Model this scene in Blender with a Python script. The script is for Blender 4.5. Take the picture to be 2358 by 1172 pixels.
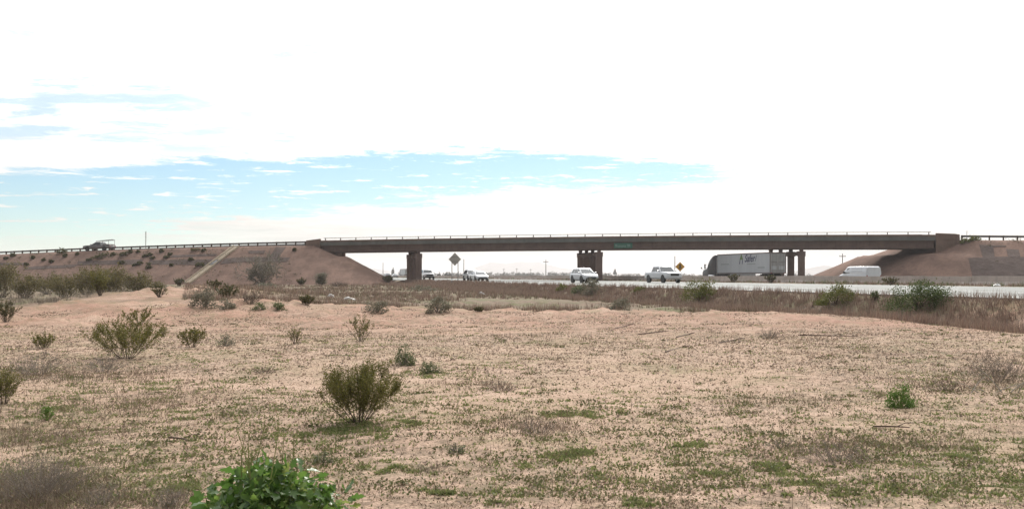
import bpy, math, random
import numpy as np
from mathutils import Vector, Matrix

# ------------------------------------------------------------------ clear
for o in list(bpy.data.objects):
    bpy.data.objects.remove(o, do_unlink=True)
SC = bpy.context.scene
COL = SC.collection
R = math.radians

# ------------------------------------------------------------------ camera
FPX, CX, HOR, EYE = 2300.0, 1179.0, 634.0, 1.5      # focal length in photo pixels, principal column, horizon row, eye height
cam_d = bpy.data.cameras.new("camera")
cam_d.sensor_width = 36.0
cam_d.lens = 36.0 * FPX / 2358.0
cam_d.shift_y = (HOR - 586.0) / 2358.0
cam_d.clip_start = 0.1
cam_d.clip_end = 30000.0
cam = bpy.data.objects.new("camera", cam_d)
cam.location = (0, 0, EYE)
cam.rotation_euler = (R(90), 0, 0)
COL.objects.link(cam)
SC.camera = cam

# ------------------------------------------------------------------ sky, sun, exposure
SUN_EL, SUN_AZ = 36.0, 12.0                          # degrees; azimuth to the right of straight ahead
CLOUD_BASE, CLOUD_GLOW = 3.2, 23.0
SUN = Vector((math.sin(R(SUN_AZ)) * math.cos(R(SUN_EL)), math.cos(R(SUN_AZ)) * math.cos(R(SUN_EL)), math.sin(R(SUN_EL))))

world = bpy.data.worlds.new("World")
SC.world = world
world.use_nodes = True
wt = world.node_tree
wt.nodes.clear()


class NT:
    """small helper to wire math nodes"""
    def __init__(s, tree):
        s.t = tree

    def n(s, kind, **kw):
        x = s.t.nodes.new(kind)
        for k, v in kw.items():
            setattr(x, k, v)
        return x

    def put(s, sock, v):
        if hasattr(v, "is_linked") or isinstance(v, bpy.types.NodeSocket):
            s.t.links.new(v, sock)
        else:
            sock.default_value = v

    def m(s, op, a, b=0.0, c=0.0, clamp=False):
        x = s.n("ShaderNodeMath", operation=op, use_clamp=clamp)
        s.put(x.inputs[0], a)
        if op not in ("SQRT", "ABSOLUTE", "SINE", "COSINE"):
            s.put(x.inputs[1], b)
        if op in ("MULTIPLY_ADD", "SMOOTH_MIN", "SMOOTH_MAX"):
            s.put(x.inputs[2], c)
        return x.outputs[0]

    def smooth(s, v, lo, hi):
        x = s.n("ShaderNodeMapRange", interpolation_type="SMOOTHSTEP")
        s.put(x.inputs[0], v)
        x.inputs[1].default_value = lo
        x.inputs[2].default_value = hi
        return x.outputs[0]

    def comb(s, a, b, c):
        x = s.n("ShaderNodeCombineXYZ")
        s.put(x.inputs[0], a); s.put(x.inputs[1], b); s.put(x.inputs[2], c)
        return x.outputs[0]

    def noise(s, vec, scale, detail=4.0, rough=0.55, dist=0.0):
        x = s.n("ShaderNodeTexNoise")
        if vec is not None:
            s.t.links.new(vec, x.inputs["Vector"])
        x.inputs["Scale"].default_value = scale
        x.inputs["Detail"].default_value = detail
        x.inputs["Roughness"].default_value = rough
        x.inputs["Distortion"].default_value = dist
        return x.outputs["Fac"]

    def mix(s, f, a, b, blend="MIX"):
        x = s.n("ShaderNodeMix", data_type="RGBA", blend_type=blend)
        s.put(x.inputs[0], f)
        for sock, v in ((x.inputs[6], a), (x.inputs[7], b)):
            if isinstance(v, tuple) and len(v) == 3:
                v = v + (1.0,)
            s.put(sock, v)
        return x.outputs[2]


W = NT(wt)
tc = W.n("ShaderNodeTexCoord")
sep = W.n("ShaderNodeSeparateXYZ")
wt.links.new(tc.outputs["Generated"], sep.inputs[0])
dx, dy, dz = sep.outputs
hxy = W.m("SQRT", W.m("ADD", W.m("MULTIPLY", dx, dx), W.m("MULTIPLY", dy, dy)))
hxy = W.m("MAXIMUM", hxy, 0.02)
rise = W.m("DIVIDE", dz, hxy)                        # tangent of the elevation
side = W.m("DIVIDE", dx, hxy)                        # sine of the azimuth
# cloud sheet coordinates: a flat layer seen in perspective
zc = W.m("ADD", W.m("MAXIMUM", dz, 0.0), 0.05)
cu = W.m("DIVIDE", dx, zc)
cv = W.m("DIVIDE", dy, zc)
sheet = W.comb(cu, cv, 0.0)
n_big = W.noise(sheet, 0.55, 6, 0.6, 0.4)
n_fine = W.noise(W.comb(W.m("MULTIPLY", cu, 0.9), W.m("MULTIPLY", cv, 1.4), 3.7), 2.2, 6, 0.62, 0.3)
lowvec = W.comb(W.m("MULTIPLY", side, 7.0), W.m("MULTIPLY", rise, 70.0), 1.3)
n_low = W.noise(lowvec, 1.0, 6, 0.62, 0.5)
n_low2 = W.noise(W.comb(W.m("MULTIPLY", side, 16.0), W.m("MULTIPLY", rise, 190.0), 7.1), 1.0, 5, 0.6, 0.3)
# the clear gap between the near cloud sheet and the far bank
q = W.m("ADD", side, -0.03)
pos = W.m("MAXIMUM", side, 0.0)
neg = W.m("MINIMUM", side, 0.0)
top = W.m("SUBTRACT", 0.1285, W.m("ADD", W.m("MULTIPLY", W.m("MULTIPLY", q, q), 0.15), W.m("MULTIPLY", pos, 0.07)))
bot = W.m("ADD", W.m("MULTIPLY_ADD", neg, 0.125, 0.080), W.m("MULTIPLY", pos, 0.05))
wob = W.m("MULTIPLY_ADD", n_low, 0.070, -0.035)
wob2 = W.m("MULTIPLY_ADD", n_low2, 0.036, -0.018)
gtop = W.m("SUBTRACT", top, W.m("ADD", rise, W.m("ADD", W.m("MULTIPLY", wob, 0.35), W.m("MULTIPLY", wob2, 0.55))))
gbot = W.m("SUBTRACT", W.m("ADD", rise, W.m("ADD", wob, wob2)), bot)
n_hi = W.noise(W.comb(W.m("MULTIPLY", side, 42.0), W.m("MULTIPLY", rise, 190.0), 2.2), 1.0, 6, 0.7, 0.6)
hi = W.m("MULTIPLY_ADD", n_hi, 0.030, -0.015)
gtop = W.m("ADD", gtop, hi)
gbot = W.m("ADD", gbot, hi)
gap_t = W.smooth(gtop, -0.005, 0.008)
gap_b = W.smooth(gbot, -0.006, 0.010)
gap = W.m("MULTIPLY", gap_t, gap_b)
gap = W.m("MULTIPLY", gap, W.smooth(W.m("ADD", side, W.m("MULTIPLY", wob, 1.5)), 0.27, 0.19))
wisps = W.smooth(W.m("MULTIPLY_ADD", n_hi, 0.45, W.m("MULTIPLY", n_low2, 0.62)), 0.57, 0.68)
gap = W.m("MULTIPLY", gap, W.m("SUBTRACT", 1.0, W.m("MULTIPLY", wisps, 0.8)))
# open air under the far bank, towards the left
under = W.m("MULTIPLY", W.smooth(W.m("ADD", rise, W.m("MULTIPLY", wob, 0.4)), 0.050, 0.030), W.smooth(side, -0.18, -0.36))
gap = W.m("MAXIMUM", gap, W.m("MULTIPLY", under, 0.8))
# thin streaks of blue in the sheet itself
holes = W.m("MULTIPLY", W.smooth(n_big, 0.45, 0.57), W.smooth(n_fine, 0.44, 0.60))
thin = W.m("MULTIPLY_ADD", W.smooth(side, 0.0, -0.36), 0.10, 0.0)
holes = W.m("MULTIPLY", W.smooth(W.m("ADD", n_big, thin), 0.50, 0.66), W.smooth(W.m("ADD", n_fine, thin), 0.49, 0.67))
rift = W.m("ADD", W.m("MULTIPLY", W.m("ABSOLUTE", W.m("ADD", side, -0.228)), 2.2), W.m("MULTIPLY", W.m("ABSOLUTE", W.m("ADD", rise, -0.222)), 5.0))
rift = W.smooth(W.m("ADD", rift, W.m("MULTIPLY_ADD", n_fine, 0.34, -0.17)), 0.17, 0.02)
holes = W.m("MAXIMUM", holes, rift)
holes = W.m("MULTIPLY", holes, W.smooth(rise, 0.095, 0.13))
clear = W.m("MAXIMUM", gap, W.m("MULTIPLY", holes, 0.68))
clear = W.m("MULTIPLY", clear, W.smooth(rise, 0.0, 0.02))
sky = W.n("ShaderNodeTexSky", sky_type="NISHITA")
sky.sun_disc = False
sky.sun_elevation = R(SUN_EL)
sky.sun_rotation = R(SUN_AZ)
sky.air_density = 1.0
sky.dust_density = 0.3
sky.ozone_density = 2.0
# clouds scatter light forward: brighter towards the sun
dot = W.m("ADD", W.m("ADD", W.m("MULTIPLY", dx, SUN.x), W.m("MULTIPLY", dy, SUN.y)), W.m("MULTIPLY", dz, SUN.z))
glow = W.m("POWER", W.m("MULTIPLY_ADD", dot, 0.5, 0.5), 4.0)
bright = W.m("MULTIPLY_ADD", glow, CLOUD_GLOW, CLOUD_BASE)
shade = W.m("ADD", W.m("MULTIPLY_ADD", n_low, 0.36, 0.64), W.m("MULTIPLY", n_low2, 0.40))
bright = W.m("MULTIPLY", bright, shade)
lowair = W.n("ShaderNodeMapRange")                    # long slanting path: cloud near the horizon is dimmer
wt.links.new(rise, lowair.inputs[0]); lowair.inputs[1].default_value = 0.0; lowair.inputs[2].default_value = 0.20; lowair.inputs[3].default_value = 0.38; lowair.inputs[4].default_value = 1.0
bright = W.m("MULTIPLY", bright, lowair.outputs[0])
tint = W.mix(W.smooth(rise, 0.03, 0.16), (1.0, 0.965, 0.90), (1.0, 1.0, 1.0))
cl = W.n("ShaderNodeMix", data_type="RGBA", blend_type="MULTIPLY")
cl.inputs[0].default_value = 1.0
wt.links.new(tint, cl.inputs[6])
wt.links.new(W.comb(bright, bright, bright), cl.inputs[7])
blue = W.mix(1.0, sky.outputs[0], (0.70, 0.88, 1.0), "MULTIPLY")
col = W.mix(clear, cl.outputs[2], blue)
bg = W.n("ShaderNodeBackground")
bg.inputs["Strength"].default_value = 0.1
wt.links.new(col, bg.inputs["Color"])
wo = W.n("ShaderNodeOutputWorld")
wt.links.new(bg.outputs[0], wo.inputs["Surface"])
world.cycles.sampling_method = "MANUAL"
world.cycles.sample_map_resolution = 1024

sun_d = bpy.data.lights.new("sun", "SUN")
sun_d.energy = 3.2
sun_d.angle = R(14.0)
sun_d.color = (1.0, 0.95, 0.87)
sun_o = bpy.data.objects.new("sun", sun_d)
sun_o.rotation_euler = SUN.to_track_quat("Z", "Y").to_euler()
sun_o.location = (0, 0, 60)
COL.objects.link(sun_o)

SC.view_settings.view_transform = "Standard"
SC.view_settings.look = "None"
SC.view_settings.exposure = 0.08
SC.view_settings.gamma = 1.0
SC.view_settings.use_curve_mapping = False
SC.render.engine = "CYCLES"
SC.cycles.use_denoising = True
SC.cycles.max_bounces = 6
SC.cycles.diffuse_bounces = 3
SC.cycles.glossy_bounces = 3
SC.cycles.transmission_bounces = 4
SC.cycles.volume_bounces = 1
SC.cycles.transparent_max_bounces = 8

# ------------------------------------------------------------------ helpers
rng = np.random.default_rng(11)


def tag(o, label=None, cat=None, group=None, kind=None):
    if label: o["label"] = label
    if cat: o["category"] = cat
    if group: o["group"] = group
    if kind: o["kind"] = kind
    return o


def empty(name, loc=(0, 0, 0), rz=0.0):
    o = bpy.data.objects.new(name, None)
    o.location = loc
    o.rotation_euler = (0, 0, rz)
    o.empty_display_size = 0.2
    COL.objects.link(o)
    return o


def mesh_data(name, verts, faces, mat=None, smooth=False):
    me = bpy.data.meshes.new(name)
    v = np.asarray(verts, dtype=np.float32).reshape(-1, 3)
    if isinstance(faces, np.ndarray):
        k = faces.shape[1]
        me.vertices.add(len(v)); me.vertices.foreach_set("co", v.ravel())
        me.loops.add(faces.size); me.loops.foreach_set("vertex_index", faces.astype(np.int32).ravel())
        me.polygons.add(len(faces))
        me.polygons.foreach_set("loop_start", np.arange(0, faces.size, k, dtype=np.int32))
        me.update(calc_edges=True)
    else:
        me.from_pydata([tuple(map(float, p)) for p in v], [], [tuple(int(i) for i in f) for f in faces])
        me.update()
    if smooth:
        me.polygons.foreach_set("use_smooth", np.ones(len(me.polygons), dtype=bool))
    if mat: me.materials.append(mat)
    return me


def link(name, me, parent=None):
    o = bpy.data.objects.new(name, me)
    COL.objects.link(o)
    if parent: o.parent = parent
    return o


def mk(name, verts, faces, mat, parent=None, smooth=False):
    return link(name, mesh_data(name, verts, faces, mat, smooth), parent)


class MB:
    def __init__(s):
        s.v, s.f = [], []

    def add(s, verts, faces):
        b = len(s.v)
        s.v += [tuple(map(float, p)) for p in verts]
        s.f += [tuple(i + b for i in f) for f in faces]
        return s

    def box(s, x0, x1, y0, y1, z0, z1):
        return s.add([(x0, y0, z0), (x1, y0, z0), (x1, y1, z0), (x0, y1, z0), (x0, y0, z1), (x1, y0, z1), (x1, y1, z1), (x0, y1, z1)],
                     [(0, 3, 2, 1), (4, 5, 6, 7), (0, 1, 5, 4), (1, 2, 6, 5), (2, 3, 7, 6), (3, 0, 4, 7)])

    def tube(s, p0, p1, r0, r1=None, n=8, cap=True):
        r1 = r0 if r1 is None else r1
        p0, p1 = Vector(p0), Vector(p1)
        a = (p1 - p0).normalized()
        u = a.orthogonal().normalized(); w = a.cross(u)
        vs = []
        for p, r in ((p0, r0), (p1, r1)):
            for i in range(n):
                t = 2 * math.pi * i / n
                vs.append(p + u * (r * math.cos(t)) + w * (r * math.sin(t)))
        fs = [(i, (i + 1) % n, n + (i + 1) % n, n + i) for i in range(n)]
        if cap: fs += [tuple(range(n - 1, -1, -1)), tuple(range(n, 2 * n))]
        return s.add(vs, fs)

    def prism(s, poly, y0, y1):
        """polygon in (x, z) extruded along y"""
        n = len(poly)
        vs = [(x, y0, z) for x, z in poly] + [(x, y1, z) for x, z in poly]
        fs = [(i, i + n, (i + 1) % n + n, (i + 1) % n) for i in range(n)]
        fs += [tuple(range(n)), tuple(range(2 * n - 1, n - 1, -1))]
        return s.add(vs, fs)

    def loft(s, rings, caps=True):
        n = len(rings[0]); vs = [p for r in rings for p in r]; fs = []
        for k in range(len(rings) - 1):
            for i in range(n):
                fs.append((k * n + i, k * n + (i + 1) % n, (k + 1) * n + (i + 1) % n, (k + 1) * n + i))
        if caps:
            fs += [tuple(range(n - 1, -1, -1)), tuple(range((len(rings) - 1) * n, len(rings) * n))]
        return s.add(vs, fs)

    def build(s, name, mat, parent=None, smooth=False, bevel=0.0, seg=2):
        o = mk(name, s.v, s.f, mat, parent, smooth)
        if bevel:
            b = o.modifiers.new("bevel", "BEVEL"); b.width = bevel; b.segments = seg; b.limit_method = "ANGLE"; b.angle_limit = R(28)
            if smooth: pass
        return o


def copy_tree(o, parent=None):
    c = o.copy(); COL.objects.link(c); c.parent = parent
    for ch in o.children: copy_tree(ch, c)
    return c


# numpy value noise ---------------------------------------------------
_perm = np.random.default_rng(5).random((256, 256))


def vnoise(x, y):
    x = np.asarray(x, float); y = np.asarray(y, float)
    xi = np.floor(x).astype(int); yi = np.floor(y).astype(int)
    fx = x - xi; fy = y - yi
    fx = fx * fx * (3 - 2 * fx); fy = fy * fy * (3 - 2 * fy)
    g = lambda a, b: _perm[a % 256, b % 256]
    return (g(xi, yi) * (1 - fx) + g(xi + 1, yi) * fx) * (1 - fy) + (g(xi, yi + 1) * (1 - fx) + g(xi + 1, yi + 1) * fx) * fy


def fbm(x, y, oct=4, gain=0.5):
    a, t, s = 1.0, 0.0, 0.0
    for i in range(oct):
        t = t + a * vnoise(x * 2 ** i + 17.3 * i, y * 2 ** i + 5.1 * i); s += a; a *= gain
    return t / s - 0.5


def sstep(v, a, b):
    t = np.clip((np.asarray(v, float) - a) / (b - a), 0, 1)
    return t * t * (3 - 2 * t)


# ------------------------------------------------------------------ materials
def new_mat(name):
    m = bpy.data.materials.new(name); m.use_nodes = True
    nt = m.node_tree; nt.nodes.clear()
    h = NT(nt)
    out = h.n("ShaderNodeOutputMaterial")
    return m, h, out


def plain(name, c, rough=0.6, var=0.12, scale=3.0, metal=0.0, bump=0.0, bscale=40.0, spec=0.5, coat=0.0, streak=False):
    m, h, out = new_mat(name)
    tcx = h.n("ShaderNodeTexCoord")
    vec = tcx.outputs["Object"]
    if streak:
        mp = h.n("ShaderNodeMapping"); mp.inputs["Scale"].default_value = (1.0, 1.0, 0.12)
        h.t.links.new(vec, mp.inputs[0]); vec = mp.outputs[0]
    n1 = h.noise(vec, scale, 5, 0.6)
    n2 = h.noise(vec, scale * 6.1, 4, 0.6)
    f = h.m("ADD", h.m("MULTIPLY", n1, 0.65), h.m("MULTIPLY", n2, 0.35))
    f = h.smooth(f, 0.3, 0.7)
    lo = tuple(x * (1 - var) for x in c); hi = tuple(min(1, x * (1 + var)) for x in c)
    b = h.n("ShaderNodeBsdfPrincipled")
    h.t.links.new(h.mix(f, lo, hi), b.inputs["Base Color"])
    b.inputs["Roughness"].default_value = rough
    b.inputs["Metallic"].default_value = metal
    b.inputs["Specular IOR Level"].default_value = spec
    b.inputs["Coat Weight"].default_value = coat
    b.inputs["Coat Roughness"].default_value = 0.08
    if bump:
        bp = h.n("ShaderNodeBump"); bp.inputs["Strength"].default_value = bump; bp.inputs["Distance"].default_value = 0.05
        h.t.links.new(h.noise(vec, bscale, 5, 0.6), bp.inputs["Height"])
        h.t.links.new(bp.outputs[0], b.inputs["Normal"])
    h.t.links.new(b.outputs[0], out.inputs[0])
    return m


def leafy(name, cols, trans=0.25, rough=0.7, spec=0.2):
    """foliage: each leaf or blade takes its own tone"""
    m, h, out = new_mat(name)
    g = h.n("ShaderNodeNewGeometry")
    ramp = h.n("ShaderNodeValToRGB")
    el = ramp.color_ramp.elements
    while len(el) < len(cols): el.new(0.5)
    for i, c in enumerate(cols):
        el[i].position = i / max(1, len(cols) - 1); el[i].color = (*c, 1)
    h.t.links.new(g.outputs["Random Per Island"], ramp.inputs[0])
    b = h.n("ShaderNodeBsdfPrincipled")
    h.t.links.new(ramp.outputs[0], b.inputs["Base Color"])
    b.inputs["Roughness"].default_value = rough
    b.inputs["Specular IOR Level"].default_value = spec
    if trans:
        t = h.n("ShaderNodeBsdfTranslucent")
        h.t.links.new(ramp.outputs[0], t.inputs["Color"])
        mx = h.n("ShaderNodeMixShader"); mx.inputs[0].default_value = trans
        h.t.links.new(b.outputs[0], mx.inputs[1]); h.t.links.new(t.outputs[0], mx.inputs[2])
        h.t.links.new(mx.outputs[0], out.inputs[0])
    else:
        h.t.links.new(b.outputs[0], out.inputs[0])
    return m


def ground_mat():
    m, h, out = new_mat("desert_soil")
    geo = h.n("ShaderNodeNewGeometry")
    P = geo.outputs["Position"]
    at = h.n("ShaderNodeAttribute"); at.attribute_name = "zone"
    sp = h.n("ShaderNodeSeparateColor"); h.t.links.new(at.outputs["Color"], sp.inputs[0])
    pink, veg, far = sp.outputs[0], sp.outputs[1], sp.outputs[2]
    nA = h.noise(P, 0.35, 5, 0.6); nB = h.noise(P, 1.7, 6, 0.65); nC = h.noise(P, 9.0, 6, 0.7); nD = h.noise(P, 42.0, 4, 0.7)
    tan = h.mix(h.smooth(nB, 0.35, 0.65), (0.485, 0.335, 0.248), (0.60, 0.43, 0.328))
    tan = h.mix(h.smooth(nA, 0.42, 0.68), tan, (0.47, 0.34, 0.24))
    pk = h.mix(h.smooth(nB, 0.35, 0.65), (0.395, 0.225, 0.168), (0.48, 0.292, 0.222))
    c = h.mix(h.m("MULTIPLY", pink, h.smooth(nA, 0.25, 0.6)), tan, pk)
    # crumbs, dead stems and pebbles
    c = h.mix(h.m("MULTIPLY", h.smooth(nC, 0.54, 0.64), 0.60), c, (0.25, 0.18, 0.12))
    c = h.mix(h.m("MULTIPLY", h.smooth(nD, 0.52, 0.60), 0.75), c, (0.19, 0.135, 0.085))
    c = h.mix(h.m("MULTIPLY", h.smooth(nD, 0.40, 0.30), 0.35), c, (0.66, 0.53, 0.40))
    mott = h.noise(P, 4.2, 7, 0.75)
    c = h.mix(h.m("MULTIPLY", h.smooth(mott, 0.52, 0.62), 0.50), c, (0.27, 0.205, 0.13))
    patchy = h.noise(P, 0.55, 7, 0.7)
    c = h.mix(h.m("MULTIPLY", h.smooth(patchy, 0.52, 0.66), 0.40), c, (0.29, 0.225, 0.145))
    # thin green film where seedlings sprout
    gr = h.m("MULTIPLY", h.smooth(h.noise(P, 0.9, 6, 0.7), 0.50, 0.66), h.smooth(nC, 0.40, 0.6))
    c = h.mix(h.m("MULTIPLY", gr, 0.70), c, (0.185, 0.18, 0.08))
    vg = h.mix(h.smooth(nB, 0.35, 0.65), (0.165, 0.128, 0.09), (0.255, 0.185, 0.135))
    vg = h.mix(h.smooth(nA, 0.45, 0.62), vg, (0.16, 0.15, 0.08))
    py = h.n("ShaderNodeSeparateXYZ"); h.t.links.new(P, py.inputs[0])
    tuft = h.m("ADD", h.m("MULTIPLY", nC, 0.6), h.m("MULTIPLY", mott, 0.4))
    tuft = h.m("MAXIMUM", h.smooth(tuft, 0.44, 0.56), h.smooth(py.outputs[1], 33.0, 40.0))
    c = h.mix(h.m("MULTIPLY", veg, tuft), c, vg)
    c = h.mix(far, c, h.mix(h.smooth(h.noise(P, 0.02, 5, 0.6), 0.35, 0.65), (0.22, 0.17, 0.13), (0.32, 0.25, 0.19)))
    b = h.n("ShaderNodeBsdfPrincipled")
    h.t.links.new(c, b.inputs["Base Color"])
    b.inputs["Roughness"].default_value = 0.95
    b.inputs["Specular IOR Level"].default_value = 0.1
    bp = h.n("ShaderNodeBump"); bp.inputs["Strength"].default_value = 0.9; bp.inputs["Distance"].default_value = 0.03
    hh = h.m("ADD", h.m("MULTIPLY", nC, 1.0), h.m("MULTIPLY", nD, 0.5))
    h.t.links.new(hh, bp.inputs["Height"]); h.t.links.new(bp.outputs[0], b.inputs["Normal"])
    h.t.links.new(b.outputs[0], out.inputs[0])
    return m


def gravel_mat(name, a, b_, grit):
    m, h, out = new_mat(name)
    P = h.n("ShaderNodeNewGeometry").outputs["Position"]
    nA = h.noise(P, 0.25, 6, 0.65); nB = h.noise(P, 3.0, 6, 0.75); nC = h.noise(P, 11.0, 3, 0.7)
    c = h.mix(h.smooth(nA, 0.35, 0.65), tuple(x * 0.86 for x in a), tuple(x * 1.12 for x in b_))
    mp = h.n("ShaderNodeMapping"); mp.inputs["Scale"].default_value = (1.0, 0.22, 0.22); mp.inputs["Rotation"].default_value = (0, 0, 0.27); h.t.links.new(P, mp.inputs[0])
    rill = h.noise(mp.outputs[0], 0.9, 6, 0.7)
    c = h.mix(h.m("MULTIPLY", h.smooth(rill, 0.50, 0.66), 0.45), c, tuple(x * 1.30 for x in b_))
    c = h.mix(h.m("MULTIPLY", h.smooth(h.noise(P, 1.1, 6, 0.7), 0.52, 0.66), 0.45), c, tuple(x * 0.68 for x in a))
    c = h.mix(h.m("MULTIPLY", h.smooth(nB, 0.5, 0.68), 0.5), c, grit)
    c = h.mix(h.m("MULTIPLY", h.smooth(nC, 0.55, 0.7), 0.4), c, tuple(x * 0.55 for x in a))
    bs = h.n("ShaderNodeBsdfPrincipled"); h.t.links.new(c, bs.inputs["Base Color"])
    bs.inputs["Roughness"].default_value = 0.95; bs.inputs["Specular IOR Level"].default_value = 0.1
    bp = h.n("ShaderNodeBump"); bp.inputs["Strength"].default_value = 0.8; bp.inputs["Distance"].default_value = 0.08
    h.t.links.new(nB, bp.inputs["Height"]); h.t.links.new(bp.outputs[0], bs.inputs["Normal"])
    h.t.links.new(bs.outputs[0], out.inputs[0])
    return m


def concrete_mat(name, c, streak=0.35):
    """cast concrete: blotches, vertical rain streaks, fine pores"""
    m, h, out = new_mat(name)
    P = h.n("ShaderNodeNewGeometry").outputs["Position"]
    mp = h.n("ShaderNodeMapping"); mp.inputs["Scale"].default_value = (1.3, 1.3, 0.10); h.t.links.new(P, mp.inputs[0])
    st = h.noise(mp.outputs[0], 1.6, 6, 0.7); bl = h.noise(P, 0.5, 6, 0.65); po = h.noise(P, 9.0, 5, 0.7)
    k = h.mix(h.smooth(bl, 0.3, 0.7), tuple(x * 0.86 for x in c), tuple(x * 1.12 for x in c))
    k = h.mix(h.m("MULTIPLY", h.smooth(st, 0.48, 0.7), streak), k, tuple(x * 0.5 for x in c))
    k = h.mix(h.m("MULTIPLY", h.smooth(po, 0.55, 0.7), 0.25), k, tuple(x * 0.65 for x in c))
    b = h.n("ShaderNodeBsdfPrincipled"); h.t.links.new(k, b.inputs["Base Color"])
    b.inputs["Roughness"].default_value = 0.85; b.inputs["Specular IOR Level"].default_value = 0.25
    h.t.links.new(b.outputs[0], out.inputs[0])
    return m


def road_mat(name):
    m, h, out = new_mat(name)
    P = h.n("ShaderNodeNewGeometry").outputs["Position"]
    rot = h.n("ShaderNodeMapping"); rot.vector_type = "TEXTURE"
    rot.inputs["Rotation"].default_value = (0, 0, math.atan2(0.9657, -0.2598)); h.t.links.new(P, rot.inputs[0])
    mp = h.n("ShaderNodeMapping"); mp.inputs["Scale"].default_value = (0.03, 1.0, 1.0); h.t.links.new(rot.outputs[0], mp.inputs[0])
    lane = h.noise(mp.outputs[0], 0.9, 5, 0.6)
    bl = h.noise(P, 0.35, 6, 0.7); gr = h.noise(P, 7.0, 5, 0.75)
    c = h.mix(h.smooth(lane, 0.35, 0.65), (0.185, 0.19, 0.178), (0.265, 0.27, 0.255))
    c = h.mix(h.m("MULTIPLY", h.smooth(bl, 0.5, 0.7), 0.5), c, (0.17, 0.17, 0.16))
    c = h.mix(h.m("MULTIPLY", h.smooth(gr, 0.55, 0.7), 0.4), c, (0.20, 0.195, 0.18))
    b = h.n("ShaderNodeBsdfPrincipled"); h.t.links.new(c, b.inputs["Base Color"])
    b.inputs["Roughness"].default_value = 0.8; b.inputs["Specular IOR Level"].default_value = 0.2
    bp = h.n("ShaderNodeBump"); bp.inputs["Strength"].default_value = 0.25; bp.inputs["Distance"].default_value = 0.02
    h.t.links.new(gr, bp.inputs["Height"]); h.t.links.new(bp.outputs[0], b.inputs["Normal"])
    h.t.links.new(b.outputs[0], out.inputs[0])
    return m


def glass_mat(name, c=(0.03, 0.04, 0.045), rough=0.06):
    m, h, out = new_mat(name)
    P = h.n("ShaderNodeTexCoord").outputs["Object"]
    b = h.n("ShaderNodeBsdfPrincipled")
    h.t.links.new(h.mix(h.noise(P, 2.0, 3), tuple(x * 0.8 for x in c), tuple(x * 1.2 for x in c)), b.inputs["Base Color"])
    b.inputs["Roughness"].default_value = rough; b.inputs["Specular IOR Level"].default_value = 0.8
    h.t.links.new(b.outputs[0], out.inputs[0])
    return m


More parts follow.
